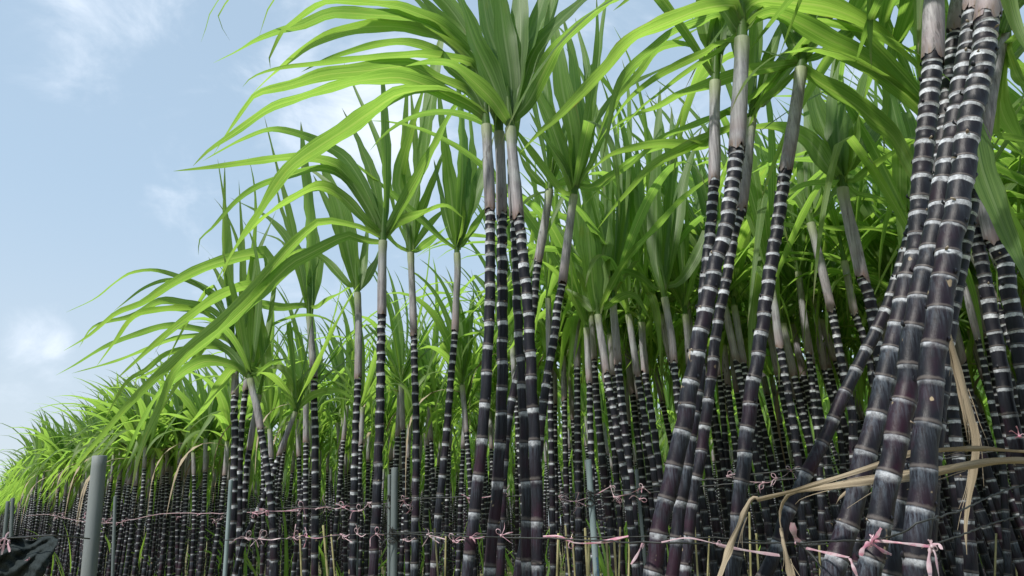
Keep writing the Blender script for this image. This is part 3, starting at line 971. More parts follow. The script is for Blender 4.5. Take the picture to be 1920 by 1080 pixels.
hero('S3', 2.85, [(718, 452), (717, 482), (716, 540), (716, 588), (715, 620), (714, 664), (713, 753), (710, 841), (707, 935), (702, 1017), (699, 1080)],
     4, 16, 20, 'stout upright cane left of the middle clump with leaves blown over to the far left', (
         (21, "718,452 690,390 655,335 620,305 553,295 475,303 398,313 325,321", -.1), (18, "718,452 692,370 650,300 605,270 553,249 505,243 455,261 415,282 380,302", .05),
         (15, "718,455 680,380 640,330 600,316 550,327 488,347 444,376 398,427 375,448 372,478", -.1),
         (16, "718,458 680,410 640,368 600,350 553,370 507,399 470,430 435,475 415,525", 0),
         (22, "716,462 670,435 613,417 587,425 540,468 489,529 430,590 370,640 300,700 240,760 180,830 120,900 80,942", -.5),
         (23, "716,470 683,464 654,448 618,458 579,477 543,497 489,549 411,623 333,689 301,760 265,840 245,925", -.6),
         (22, "718,455 745,400 780,340 815,275 850,205 885,165", .1), (17, "718,455 722,360 721,240 717,145", .1),
         (20, "718,455 690,370 660,330 640,300", .2), (16, "720,458 740,420 790,400 835,385 870,410", .2), (18, "718,455 700,340 670,260 650,220", .3),
         (14, "718,460 670,400 600,330 560,310", .25)), near=True, seed=53)
hero('S4', 3.3, [(770, 474), (771, 500), (774, 570), (776, 630), (777, 670), (778, 715), (780, 780), (780, 841), (779, 935), (777, 1080)],
     4, 12.5, 16.5, 'straight cane with a fan of pale leaves between the stout cane and middle clump', (
         (19, "769,470 766,366 757,296 762,185", .1), (29, "771,470 776,384 794,317 804,226 818,120 832,55", .1), (23, "769,470 757,380 748,338 766,261 790,180", .0),
         (11, "769,470 740,400 713,278 665,165", .2), (12, "771,480 808,450 840,424", -.1), (12, "771,476 801,426 833,393", .1),
         (17, "771,472 790,400 812,340 830,290", .2), (11, "768,478 735,452 700,400 660,350", -.1), (15, "770,470 780,360 778,260 772,190", .2)), seed=54)
hero('S5', 3.2, [(857, 475), (858, 510), (855, 570), (853, 622), (850, 660), (846, 702), (839, 790), (831, 879), (823, 954), (813, 1080)],
     4, 12.5, 18, 'slightly slanting cane with stiff upright leaves just left of the middle clump', (
         (24, "855,474 846,366 832,261 824,185", .0), (26, "857,474 863,401 867,317 863,226 856,135", .1), (24, "859,474 871,437 899,338 918,280", .1),
         (14, "860,474 889,426 908,395", .0), (12, "856,476 830,452 801,422 765,390 730,359 695,331 655,298 624,273", -.3),
         (20, "858,474 878,380 885,290 880,210", .2), (15, "856,474 835,400 820,330", .2)), seed=55)

# windblown clump at the left
hero('L1', 3.3, [(438, 664), (440, 690), (441, 715), (440, 745), (439, 780), (441, 809), (439, 872), (438, 935), (435, 1005), (424, 1080)],
     4, 13, 15, 'leftmost cane of the windblown left clump, spiky young leaves above it', (
         (9, "438,665 420,600 400,550 308,510 252,510 217,529 178,560 123,586", 0), (11, "438,665 425,600 400,560 360,530 314,525 270,540 230,570 213,584", .1),
         (21, "438,665 455,600 500,520 500,478 489,475 430,487 372,506 314,537 267,568 217,588 166,630 119,658", -.1),
         (20, "438,665 470,600 478,555 467,536 411,555 353,595 294,642 217,712", -.25),
         (13, "440,665 425,620 400,585 349,570 300,565 250,592 178,611 148,652", .1), (12, "440,665 400,600 349,580 275,584 244,600 217,638 180,688", 0),
         (12, "438,665 431,560 429,453 424,401 413,330", .1), (10, "441,665 452,560 455,479 450,381", .2), (12, "440,665 470,520 486,469 508,418", .1),
         (11, "438,665 432,590 420,480 421,356", .2), (14, "440,665 400,640 360,650 300,690 235,720", .1)), group=CL_L, seed=61, wl=.035, extra=3, extra_scale=.7)
hero('L2', 3.45, [(464, 690), (463, 710), (461, 728), (459, 745), (453, 803), (450, 866), (449, 935), (449, 1000), (447, 1080)],
     3, 11, 12, 'thin cane tucked behind the leftmost one of the windblown left clump', (
         (13, "464,692 430,640 392,623 318,611 256,627 197,650 139,685 104,704", 0), (10, "464,692 430,640 388,630 333,634 287,650 217,677 135,700", .1),
         (12, "464,692 420,655 360,654 310,665 275,693 236,718 195,790", -.1), (16, "464,690 440,600 420,540 400,500", .2),
         (12, "466,690 470,600 480,520 478,440", .3)), group=CL_L, seed=62, wl=.035, extra=2, extra_scale=.7)
hero('L3', 3.2, [(469, 710), (474, 735), (482, 765), (489, 808), (493, 830), (498, 860), (504, 904), (509, 954), (513, 1017), (515, 1080)],
     4, 12.5, 15, 'cane of the windblown left clump that bends outward to the right at its foot', (
         (18, "469,712 455,640 440,560 425,500", 0), (18, "469,712 476,640 470,560", .1), (19, "472,712 497,690 495,640 488,583", .1),
         (17, "468,712 445,690 420,681 385,678 349,695 301,736 272,782 253,818 230,873", -.2), (12, "472,712 500,640 512,560 520,500", .2),
         (10, "472,712 510,680 540,672", .1), (14, "469,712 430,660 395,650 340,668 300,700", .1),
         (16, "466,705 440,690 415,720 380,770 340,810", .3)), group=CL_L, seed=63, wl=.04, extra=2, extra_scale=.6)
hero('L4', 3.35, [(554, 772), (545, 795), (534, 825), (523, 854), (513, 885), (494, 935), (476, 973), (457, 1017), (440, 1080)],
     4, 9, 11, 'thin cane slanting steeply to the lower left beside the windblown left clump', (
         (14, "554,772 560,730 575,700 600,680", .1), (13, "554,772 550,720 530,690 500,690", 0), (12, "554,772 590,740 640,735 680,770", .2),
         (14, "554,772 545,720 550,680", .2)), extra=4, group=CL_L, seed=64, wl=.04, extra_scale=.6)
hero('L5', 3.5, [(486, 740), (477, 784), (472, 815), (468, 840), (463, 872), (459, 935), (454, 998), (450, 1080)],
     4, 10, 11, 'short greyish cane in the middle of the windblown left clump', extra=6, group=CL_L, seed=65, wl=.035, extra_scale=.6)

# field canes near enough to follow, right of centre
hero('T1', 3.0, [(1520, 418), (1528, 450), (1545, 520), (1560, 585), (1567, 620), (1576, 671), (1585, 715), (1598, 778), (1600, 828), (1602, 900), (1606, 1080)],
     4, 15, 17, 'cane with a tall narrow upright crown, between the single leaning cane and the right clump', (
         (28, "1521,416 1525,348 1525,274 1529,218 1536,180", 0), (24, "1519,416 1510,340 1500,262", .1), (9, "1524,425 1560,428 1607,428 1644,430 1699,446", 0),
         (8, "1517,428 1470,420 1430,405", .1), (26, "1520,416 1517,340 1520,260 1510,190", .2), (13, "1522,420 1550,380 1590,330 1630,290", .2),
         (16, "1519,418 1490,360 1440,320 1400,310", .2)), seed=71)
hero('T2', 2.35, [(1580, 353), (1583, 375), (1600, 445), (1617, 520), (1630, 557), (1639, 608), (1648, 665), (1655, 715), (1660, 780), (1664, 850), (1668, 950), (1670, 1080)],
     4, 21, 23, 'cane with a dark sturdy V of broad leaves, just left of the right clump', (
         (42, "1580,352 1588,290 1604,220 1628,150 1650,80", .1), (40, "1579,352 1574,280 1570,200 1570,110", .15), (30, "1577,352 1550,310 1515,262 1470,240 1420,238 1375,255", .2),
         (14, "1584,358 1625,322 1670,289 1714,263", -.1), (8, "1588,361 1640,370 1662,378 1710,403", 0), (12, "1574,360 1545,345 1500,350 1450,385", .1),
         (34, "1580,352 1560,280 1530,200 1520,130", .3), (36, "1581,352 1610,280 1660,210 1700,180", .35)), near=True, seed=72)
hero('T3', 3.5, [(1497, 510), (1501, 545), (1510, 610), (1516, 662), (1522, 715), (1529, 778), (1535, 841), (1540, 950), (1543, 1080)],
     4, 12, 13, 'slender cane below the single leaning cane, pale sheath and narrow crown', (
         (22, "1497,512 1494,440 1480,380 1470,330", 0), (20, "1498,512 1505,440 1503,370", .1), (16, "1498,512 1480,450 1450,400", .1)), extra=5, seed=73, wl=.05)
hero('T4', 3.7, [(1525, 560), (1530, 590), (1538, 650), (1545, 692), (1554, 727), (1570, 790), (1579, 853), (1583, 950), (1586, 1080)],
     4, 10.5, 12, 'thin cane whose brown sheath base sits left of the slanting cane', extra=9, seed=74)
hero('T5', 3.2, [(1583, 490), (1588, 515), (1597, 560), (1603, 590), (1617, 627), (1628, 670), (1639, 727), (1650, 800), (1655, 900), (1658, 1080)],
     4, 13, 15, 'cane standing behind the slanting one with its crown under the dark V of leaves', extra=9, seed=75)
hero('T6', 2.0, [(1800, 300), (1808, 340), (1818, 390), (1827, 428), (1834, 457), (1847, 526), (1860, 602), (1875, 677), (1888, 753), (1899, 803), (1916, 873), (1935, 960), (1945, 1080)],
     4, 25, 30, 'left one of two stout canes by the right edge, brown torn sheath at its top', (
         (26, "1800,300 1850,240 1900,220 1960,230"), (22, "1800,300 1850,330 1900,420 1950,520", .1)), extra=6, near=True, wl=.055, seed=76)
hero('T7', 1.95, [(1840, 340), (1848, 380), (1857, 425), (1864, 452), (1885, 495), (1891, 545), (1904, 608), (1916, 677), (1930, 760), (1945, 860), (1960, 1080)],
     4, 29, 32, 'stout cane cut off by the right edge of the picture', extra=6, near=True, wl=.055, seed=77)
hero('T8', 3.0, [(1805, 500), (1812, 545), (1822, 590), (1834, 635), (1844, 677), (1856, 740), (1869, 803), (1880, 870), (1890, 1080)],
     4, 12, 15, 'slim cane leaning between the hanging dry leaf and the stout right edge canes', extra=8, seed=78)
hero('T9', 2.6, [(1752, 420), (1758, 470), (1763, 540), (1768, 600), (1776, 683), (1778, 810), (1790, 898), (1803, 1030), (1806, 1085)],
     4, 20, 24, 'dark cane standing close behind the thickest cane, seen along its right side', extra=6, near=True, seed=79)
hero('T10', 2.4, [(1735, 500), (1745, 540), (1760, 600), (1768, 640), (1785, 760), (1797, 860), (1812, 960), (1822, 1085)],
     4, 22, 26, 'cane low behind the horizontal dry leaves right of the thickest cane', extra=5, near=True, seed=80)
hero('U1', 3.4, [(1100, 615), (1101, 640), (1103, 680), (1105, 715), (1106, 760), (1107, 795), (1109, 860), (1112, 960), (1114, 1080)],
     4, 11.5, 12.5, 'cane rising above the bluish pipe post right of the middle clump', extra=8, seed=81)
hero('U2', 3.1, [(1121, 590), (1125, 620), (1132, 660), (1138, 702), (1143, 735), (1150, 766), (1162, 843), (1174, 902), (1180, 961), (1189, 1033), (1193, 1080)],
     4, 13, 17, 'cane with a very broad bright upright leaf, right of the bluish pipe post', (
         (40, "1119,590 1112,540 1105,470 1100,385", .05), (32, "1123,590 1128,496 1141,422 1146,350", .1), (14, "1122,588 1148,533 1178,485 1207,452 1241,415 1278,374 1326,337 1372,305", -.2),
         (16, "1118,590 1090,560 1060,540", .1), (14, "1124,592 1160,560 1190,555 1220,600", .0), (24, "1120,590 1095,520 1075,470", .2)), seed=82)
hero('U3', 3.2, [(1149, 560), (1151, 590), (1155, 635), (1159, 684), (1163, 725), (1168, 772), (1175, 830), (1180, 878), (1189, 973), (1193, 1080)],
     4, 14, 15, 'cane with a rusty brown sheath beside the one with the very broad leaf', extra=8, seed=83)
hero('U4', 3.4, [(1178, 590), (1183, 620), (1190, 665), (1195, 702), (1201, 735), (1207, 772), (1218, 843), (1227, 890), (1236, 980), (1240, 1080)],
     4, 12, 14, 'first of the two canes crossing just left of the leaning clump', extra=8, seed=84)
hero('U5', 3.5, [(1203, 605), (1205, 640), (1208, 675), (1210, 703), (1215, 735), (1221, 772), (1233, 855), (1240, 940), (1245, 1080)],
     4, 13, 14, 'cane touching the leaning clump from the left low down, plain grey sheath', extra=8, seed=85)
hero('U6', 3.2, [(1246, 558), (1251, 585), (1260, 640), (1264, 684), (1267, 710), (1269, 736), (1276, 800), (1284, 900), (1288, 1080)],
     4, 13, 14, 'cane behind the leaning clump with tall glowing yellow green leaves', (
         (32, "1244,557 1230,490 1230,422 1232,311 1236,208", .1), (24, "1247,557 1255,500 1281,348 1306,270", .15), (20, "1249,558 1290,510 1318,455 1340,380", .1),
         (26, "1243,557 1215,470 1200,385 1195,300", .2), (26, "1246,557 1252,440 1262,330 1260,240", .25), (13, "1243,560 1200,520 1160,510 1120,540", .1)), seed=86)
hero('U7', 3.5, [(1285, 590), (1288, 620), (1291, 655), (1293, 690), (1296, 740), (1300, 820), (1305, 900), (1308, 1080)],
     4, 12, 13, 'cane mostly covered by the leaning clump, sheath visible right of the glowing leaves', extra=9, seed=87)
hero('U8', 3.0, [(1447, 545), (1453, 580), (1458, 620), (1463, 655), (1468, 680), (1473, 707), (1485, 778), (1494, 849), (1502, 940), (1506, 1080)],
     4, 14, 15, 'leaning cane right of the single leaning cane with its dark joints close together', extra=9, seed=88)
hero('V1', 3.55, [(1028, 560), (1029, 610), (1030, 660), (1031, 700), (1032, 753), (1034, 860), (1036, 970), (1037, 1080)],
     4, 11, 12.5, 'thin straight cane seen between the curved cane and the bluish pipe post', extra=8, seed=91)

# ------------------------------------------------------------------ the field behind: prototypes and their copies
def field_proto(i, lod):
    """one upright cane at the origin; returns dict part -> (arrays)"""
    rg = random.Random(500 + i)
    H = 2.02
    sh = rg.uniform(0.22, 0.36)
    sway = rg.uniform(-0.05, 0.05)
    sway2 = rg.uniform(-0.06, 0.06)
    t = np.linspace(0, 1, 24)
    C = np.stack([sway * np.sin(t * 3.1) + sway2 * t ** 2, rg.uniform(-.05, .05) * np.sin(t * 2.5), t * H], 1)
    Cd = C[::-1]
    parts = {}
    r = 0.0185 * rg.uniform(0.9, 1.08)
    L = np.linalg.norm(np.diff(Cd, axis=0), axis=1).sum()
    s_st, _ = resample(Cd, np.linspace(sh * 0.92, L, 40))
    mb = MB()
    if lod == 0:
        stalk_mesh(mb, s_st, r * 0.92, r * 1.1, rg, 10, False, p1=0.075)
    else:
        ss = np.linspace(0, L - sh, 9 if lod == 1 else 5)
        P, _ = resample(s_st, ss)
        # node counter along the stalk so the rings stay real sized
        vv = 400 - np.interp(ss, np.cumsum([0] + [0.024 + 0.05 * min(1, k * .03 / .85) for k in range(60)]), np.arange(61))
        tube(mb, P, np.full(len(ss), r), 5, vv, np.stack([ss, ss * 0 + .5], 1))
    parts['stalk'] = mb
    mb = MB()
    shc, _ = resample(Cd, np.linspace(sh, 0, 6 if lod == 0 else 3))
    if lod == 0:
        sheath_mesh(mb, shc, r * 0.92, r * 0.95, rg, 10)
    else:
        tube(mb, shc, np.full(len(shc), r * 1.1), 5, np.linspace(0, 1, len(shc)), np.zeros((len(shc), 2)) + .5)
    parts['leaf_sheath'] = mb
    mb = MB()
    if lod == 0:
        spindle(mb, Cd[0], np.array([0, 0, 1.0]), r * 0.9, 0.15, rg)
    nl = {0: 14, 1: 11, 2: 8}[lod]
    free_crown(mb, Cd[0], rg, nl, rg.uniform(0.8, 1.0), rg.uniform(-.6, .6) if i % 3 else None, 0.50,
               {0: 14, 1: 8, 2: 6}[lod], {0: 4, 1: 2, 2: 2}[lod], 0, {0: 0.064, 1: 0.076, 2: 0.088}[lod], rg.uniform(0.3, 0.8))
    parts['crown'] = mb
    if lod == 0 and i % 3 == 0:
        mb = MB()
        az = rg.uniform(2.2, 4.0)
        free_blade(mb, Cd[0] - np.array([0, 0, 0.05]), az, math.radians(rg.uniform(0, 40)), rg.uniform(0.7, 1.1), 0.030, 4.5, rg, 0.1, 14, 4, wave=.3)
        parts['dry_leaf'] = mb
    return parts


def make_proto_objs(i):
    parts = field_proto(i, 0)
    obs = {}
    for k, mb in parts.items():
        o = mb.build(k, {'stalk': M_STALK, 'leaf_sheath': M_SHEATH, 'crown': M_LEAF, 'dry_leaf': M_DEAD}[k])
        obs[k] = o
    return obs


NP = 12
PROTO = [make_proto_objs(i) for i in range(NP)]
used_proto = [False] * NP

FRONT = [(-60, 84), (-20.5, 30), (-7.9, 12.5), (-4.1, 7.2), (-3.0, 6.2), (-1.9, 5.9), (-0.3, 5.4), (0.25, 4.2), (0.6, 3.65), (1.7, 3.3), (2.3, 2.5), (3.2, 1.7), (6, 0.5), (80, -4)]


def front_y(x):
    for (x0, y0), (x1, y1) in zip(FRONT, FRONT[1:]):
        if x0 <= x <= x1:
            return y0 + (y1 - y0) * (x - x0) / (x1 - x0)
    return 1e9


ROWD = norm(np.array([[-0.68, 1.0]]))[0]
ROWN = np.array([ROWD[1], -ROWD[0]])      # to the right of the row


def field_points():
    rg = random.Random(77)
    pts = []
    step_r, step_a = 0.46, 0.30
    for i in range(-20, 140):
        off = i * step_r
        for j in range(-20, 200):
            a = j * step_a + rg.uniform(-.06, .06)
            c = ROWD * a + ROWN * (off + rg.gauss(0, 0.05)) + np.array([0.2, 3.2])
            x, y = c
            if y < 0.8 or y > 46 or x > y * 0.80 + 1.2 or x < -y * 0.80 - 1:
                continue
            fy = front_y(x)
            if y < fy or fy > 1e8:
                continue
            k = 2 if y < 12 else (1 if rg.random() < 0.8 else 2)
            px_ = 960 + x / y * F
            if 470 < px_ < 1000:
                # invented gap behind the first rows, added so sunlight reaches the crowns beyond
                k = 1 if rg.random() < 0.55 else 2
                if 7.6 + 0.4 * math.sin(x * 3) < y < 9.8 or 13 < y < 15:
                    continue
            if px_ >= 950 and (5.7 + 0.35 * math.sin(x * 2.3) < y < 8.0 or 11 < y < 13):
                continue        # made-up clearings, left empty to let the sun in
            if 470 < px_ < 1000:
                pass
            elif px_ >= 1300:
                k = 2 if y < 7 else 1
            elif px_ >= 1000:
                k = 1 if rg.random() < 0.62 or y > 5 else 2
                if y > 5 and rg.random() < 0.25:
                    continue
            elif y - fy > 2.2 and y > 9:
                k = 1
            if y > 22 and rg.random() < 0.45 and y - fy > 2:
                continue
            for _ in range(k):
                px = x + rg.gauss(0, .07)
                py = y + rg.gauss(0, .07)
                if py > front_y(px):
                    pts.append((px, py, py - fy))
    return pts


PTS = field_points()
for px_, D_ in ((540, 5.0), (612, 4.8), (640, 5.5), (690, 4.7), (748, 5.2), (792, 4.9), (822, 5.5), (862, 5.0), (898, 4.6), (925, 5.1), (1000, 4.5), (1060, 4.6), (1075, 3.9), (525, 5.6), (575, 5.8), (720, 5.9)):
    PTS.append(((px_ - 960) / F * D_, D_, 0.01))
PTS.sort(key=lambda p: p[1] * (1.0 if p[2] > 1.4 else 0.60))      # near first, and the open face of the field before its depths
PTS = [p for p in PTS if not (960 + p[0] / p[1] * F < 215 and p[1] < 7.6)]
NEAR_N = 262
rgf = random.Random(5)


def lean_for(x, y):
    px = 960 + x / y * F
    base = np.interp(px, [0, 300, 500, 900, 1300, 1700, 2000], [-0.03, -0.03, -0.02, -0.02, -0.07, -0.10, -0.12])
    q = 0.5 if px < 350 else 1.0
    return base + q * rgf.gauss(0, 0.035), q * rgf.gauss(0, 0.03)


def height_for(y, px):
    return float(np.interp(px, [0, 300, 450, 620, 950, 1050], [0.81, 0.79, 0.80, 0.85, 0.90, 1.0])) * float(np.interp(y, [2, 4, 7, 20], [1.06, 1.0, 0.98, 0.98])) * rgf.uniform(0.94, 1.06)


def crown_scale(px):
    return float(np.interp(px, [0, 300, 500, 900, 1050], [0.86, 0.82, 0.82, 0.88, 1.0]))


def zone(x, y, d):
    px = 960 + x / y * F
    if px < 130:
        return 'far off dark cane in the dense row at the left end of the field', 'canes at the far left end of the field'
    if px < 400:
        return 'close set upright cane behind the thick grey post, under drooping leaves', 'close set canes behind the grey post'
    if px < 700:
        return 'slim field cane with white rings behind the slim upright canes at the left', 'field canes behind the slim upright canes'
    if px < 1010:
        return 'slim field cane with white rings in the rows behind the tall middle clump', 'field canes behind the middle clump'
    if px < 1260:
        return 'crowded field cane in the rows behind the bluish pipe post', 'crowded canes behind the bluish post'
    if px < 1560:
        return 'crowded field cane behind the leaning clump right of centre', 'crowded canes behind the leaning clump'
    return 'crowded field cane in the shade behind the thick right clump', 'shaded canes behind the right clump'


for n_, (x, y, d) in enumerate(PTS[:NEAR_N]):
    pi = rgf.randrange(NP)
    if y < 4.3 and pi % 3 == 0:
        pi += 1
    lab, grp = zone(x, y, d)
    root = empty('sugarcane', (x, y, 0), lab, 'sugarcane', grp)
    lx, ly = lean_for(x, y)
    root.rotation_euler = (ly, lx, rgf.uniform(-0.5, 0.5))
    s = height_for(y, 960 + x / y * F)
    k = rgf.uniform(0.92, 1.1) * (0.5 + 0.5 * s)
    root.scale = (k, k, s)
    for nm, src in PROTO[pi].items():
        o = src if not used_proto[pi] else src.copy()
        if used_proto[pi]:
            SC.collection.objects.link(o)
        o.parent = root
        if nm == 'crown':
            c = crown_scale(960 + x / y * F)
            w_ = c if 960 + x / y * F > 520 else 1.08
            o.scale = (w_, w_, c)
            o.location = (0, 0, 2.02 * (1 - c))
    used_proto[pi] = True
for pi in range(NP):
    if not used_proto[pi]:
        for o in PROTO[pi].values():
            bpy.data.objects.remove(o)


def stuff_field():
    protos = {1: [], 2: []}
    CN = {1: [], 2: []}
    for lod in (1, 2):
        for i in range(10):
            parts = field_proto(100 * lod + i, lod)
            A = [parts[k].arrays() for k in ('stalk', 'leaf_sheath', 'crown')]
            V = np.concatenate([a[0] for a in A])
            offs = np.cumsum([0] + [len(a[0]) for a in A])[:3]
            Q = np.concatenate([a[1] + o for a, o in zip(A, offs)])
            UV = np.concatenate([a[2] for a in A])
            U2 = np.concatenate([a[3] for a in A])
            MI = np.concatenate([np.full(len(a[1]), k) for k, a in enumerate(A)])
            CN[lod].append(int(offs[2]))
            protos[lod].append((V, Q, UV, U2, MI))
    Vs, Qs, UVs, U2s, MIs, n = [], [], [], [], [], 0
    for (x, y, d) in PTS[NEAR_N:]:
        lod = 1 if (y < 11 or d < 1.0 and y < 20) else 2
        pk = rgf.randrange(10)
        V, Q, UV, U2, MI = protos[lod][pk]
        lx, ly = lean_for(x, y)
        s = height_for(y, 960 + x / y * F)
        R = np.array(Matrix.Rotation(lx, 3, 'Y') @ Matrix.Rotation(ly, 3, 'X') @ Matrix.Rotation(rgf.uniform(-.5, .5), 3, 'Z'))
        V = V.copy()
        cs = crown_scale(960 + x / y * F)
        nc = CN[lod][pk]
        V[nc:, 2] = 2.02 + (V[nc:, 2] - 2.02) * cs
        V[nc:, :2] *= cs if 960 + x / y * F > 520 else 1.08
        W = (V * np.array([s, s, s])) @ R.T + np.array([x, y, 0])
        U2 = U2.copy()
        Vs.append(W); Qs.append(Q + n); UVs.append(UV); U2s.append(U2); MIs.append(MI)
        n += len(V)
    o = mesh_from('sugarcane_field', np.concatenate(Vs), np.concatenate(Qs), np.concatenate(UVs), np.concatenate(U2s), np.concatenate(MIs),
                  [M_STALK, M_SHEATH, M_LEAF])
    tag(o, 'mass of distant sugarcane filling the field behind the nearer rows', 'sugarcane field')
    o['kind'] = 'stuff'
    print('field canes', len(PTS), 'verts', n)


stuff_field()


# ------------------------------------------------------------------ ground litter and undergrowth
def litter():
    rg = random.Random(9)
    mb = MB()
    for _ in range(1500):
        y = rg.uniform(2.0, 16)
        x = rg.uniform(-0.8, 0.85) * y
        az = rg.uniform(0, 6.28)
        L = rg.uniform(0.25, 0.8)
        n = 6
        t = np.linspace(0, 1, n)
        C = np.stack([x + np.cos(az + t * rg.uniform(-1, 1)) * t * L, y + np.sin(az) * t * L, 0.03 + rg.uniform(0.01, .10) * np.sin(t * 3) + rg.uniform(0, .03)], 1)
        S = np.repeat(np.array([[-math.sin(az), math.cos(az), rg.uniform(-.5, .5)]]), n, 0)
        blade(mb, C, width_profile(t) * rg.uniform(.02, .04), S, rg.random(), across=2, rg=rg)
    o = mb.build('leaf_litter', M_DEAD)
    tag(o, 'dry straw coloured cane leaves lying on the soil between stalks', 'leaf litter')
    o['kind'] = 'stuff'
    # low green shoots standing between the stalks
    mb = MB()
    for _ in range(130):
        y = rg.uniform(6.5, 16)
        x = rg.uniform(-0.62, 0.8) * y
        if y < front_y(x) + 0.6:
            continue
        z0 = 0.0
        for k in range(rg.randint(3, 5)):
            az = rg.uniform(0, 6.28)
            free_blade(mb, (x, y, z0), az, math.radians(rg.uniform(60, 88)), rg.uniform(0.7, 1.5), rg.uniform(.025, .045), rg.uniform(0.2, 0.9), rg, 0.15, 9, 2)
    o = mb.build('undergrowth', M_LEAF)
    tag(o, 'bright green low shoots and suckers growing between the cane rows', 'undergrowth')
    o['kind'] = 'stuff'


litter()


# ------------------------------------------------------------------ posts
def post(pts, D, w, label, mat=M_PIPE, hollow=True, name='post', wall=0.12, lines=False):
    (x0, y0), (x1, y1) = pts
    a, b_ = at(x0, y0, D), at(x1, y1, D)
    d = norm((b_ - a)[None])[0]
    g = a + d * ((a[2] + 0.02) / -d[2])
    base = g.copy(); base[2] = 0
    dist = cdist(a)
    r = w / F * dist / 2
    up = -d
    prof = [(0.0, r * (1 - wall)), (0.0, r), (0.004, r)]
    L = np.linalg.norm(g - a)
    C = [a - up * 0.10, a - up * 0.003, a - up * 0.0, a - up * 0.002] + [a - up * s for s in np.linspace(0.05, L, 12)]
    R = [r * (1 - wall), r * (1 - wall), r * (1 - wall * .4), r] + [r] * 12
    mb = MB()
    C = np.array(C); t = np.linspace(0, 1, len(C))
    # tube with straight frame (the path doubles back inside the bore)
    A = norm(np.cross(up, np.array([0, 1.0, 0]))[None])[0]
    B = np.cross(up, A)
    sides = 28
    ang = np.arange(sides) * 2 * math.pi / sides
    P = C[:, None, :] + np.array(R)[:, None, None] * (A[None, None, :] * np.cos(ang)[None, :, None] + B[None, None, :] * np.sin(ang)[None, :, None])
    U = np.zeros((len(C), sides + 1, 2))
    U[:, :, 1] = t[:, None]
    mb.grid(P, U, U, closed=True)
    # floor of the bore
    o = mb.build(name, mat, None, base)
    tag(o, label, 'post')
    return o, a, d, r, base


post([(187, 855), (166, 1080)], 3.55, 25.5, 'thick grey pipe post standing at the left, open cut top', M_PIPE_PALE)
p2, a2, d2, r2, b2 = post([(740, 877), (738, 1080)], 2.78, 12.5, 'grey pipe post bound with black twine, left of the middle clump', M_PIPE)
post([(730, 890), (729, 1080)], 2.83, 6, 'thin pipe strapped along the left of the twine bound grey post', M_PIPE)
p3, a3, d3, r3, b3 = post([(1103, 862), (1119, 1080)], 2.62, 11.5, 'bluish pipe post with black twine knots right of the middle clump', M_PIPE_BLUE)
post([(433, 900), (424, 1040)], 3.25, 7.5, 'pale thin pipe post hidden beside the windblown left clump', M_PIPE_BLUE)
post([(216, 931), (211, 1080)], 4.1, 5.5, 'thin pipe stake right of the thick grey post', M_PIPE)
post([(15, 940), (1, 1080)], 6.6, 6.5, 'grey pipe post at the far left edge above the dark cloth', M_PIPE)
post([(24, 934), (17, 1080)], 6.9, 6.5, 'grey pipe post second from the left edge above the dark cloth', M_PIPE)
post([(668, 930), (669, 1080)], 3.9, 5, 'slim pale stake between the two slim upright canes left of centre', M_PIPE)
post([(939, 700), (940, 1080)], 3.6, 5.5, 'tall pale stake standing behind the middle clump', M_PIPE)
post([(1193, 880), (1212, 1080)], 2.9, 6.5, 'dull grey stake left of the foot of the leaning clump', M_PIPE)
post([(1733, 760), (1742, 1080)], 3.2, 7, 'grey stake behind the thickest cane', M_PIPE)


M_BAMBOO = mat_plain('dry_bamboo', (0.16, 0.15, 0.06), (0.42, 0.38, 0.20), 30, 0.6, 0.4, 0.2)
rgb = random.Random(14)
for k, (x, yt) in enumerate([(1047, 1000), (1060, 985), (1073, 1002), (1097, 990), (1105, 1008), (1113, 996), (1137, 1012), (1151, 1004), (1163, 988), (1180, 1010), (606, 985), (621, 1002),
                             (562, 1000), (700, 1010), (836, 1004), (815, 990), (1302, 980), (1330, 1005), (1405, 960), (1418, 1000), (1536, 1020), (1868, 1000), (1900, 1010)]):
    o = post([(x, yt), (x + rgb.uniform(-4, 9), 1085)], rgb.uniform(2.7, 3.4), rgb.uniform(3.0, 5.0), 'thin yellowish dry stick standing low between the canes', M_BAMBOO, name='bamboo_stick', wall=.3)[0]
    tag(o, 'thin yellowish dry stick standing low among the crowded canes', 'stick', 'thin dry sticks among the canes')


# faded print along the bluish pipe: a row of short blue dashes wrapped on its face
def pipe_print():
    mb = MB()
    rg = random.Random(2)
    tgt = np.array([0, 0, CAM_H])
    for k in range(7):
        p = at(1115.5, 1047 + k * 5.2, 2.62)
        s = (p[2] - b3[2]) / -d3[2]
        c = np.array([b3[0], b3[1], 0]) - d3 * (p[2] / -d3[2])
        out = tgt - c; out[2] = 0; out = norm(out[None])[0]
        side = norm(np.cross(out, -d3)[None])[0]
        a = []
        for u in (-0.55, -0.35, -0.15):
            a.append(out * math.cos(u) + side * math.sin(u))
        h = rg.uniform(.0025, .004)
        P = np.array([[c + v * (r3 + .0006) - d3 * q for v in a] for q in (-h, h)])
        U = np.zeros((2, 3, 2))
        mb.grid(P, U, U)
    o = mb.build('printed_marks', M_INK, p3, b3)


pipe_print()


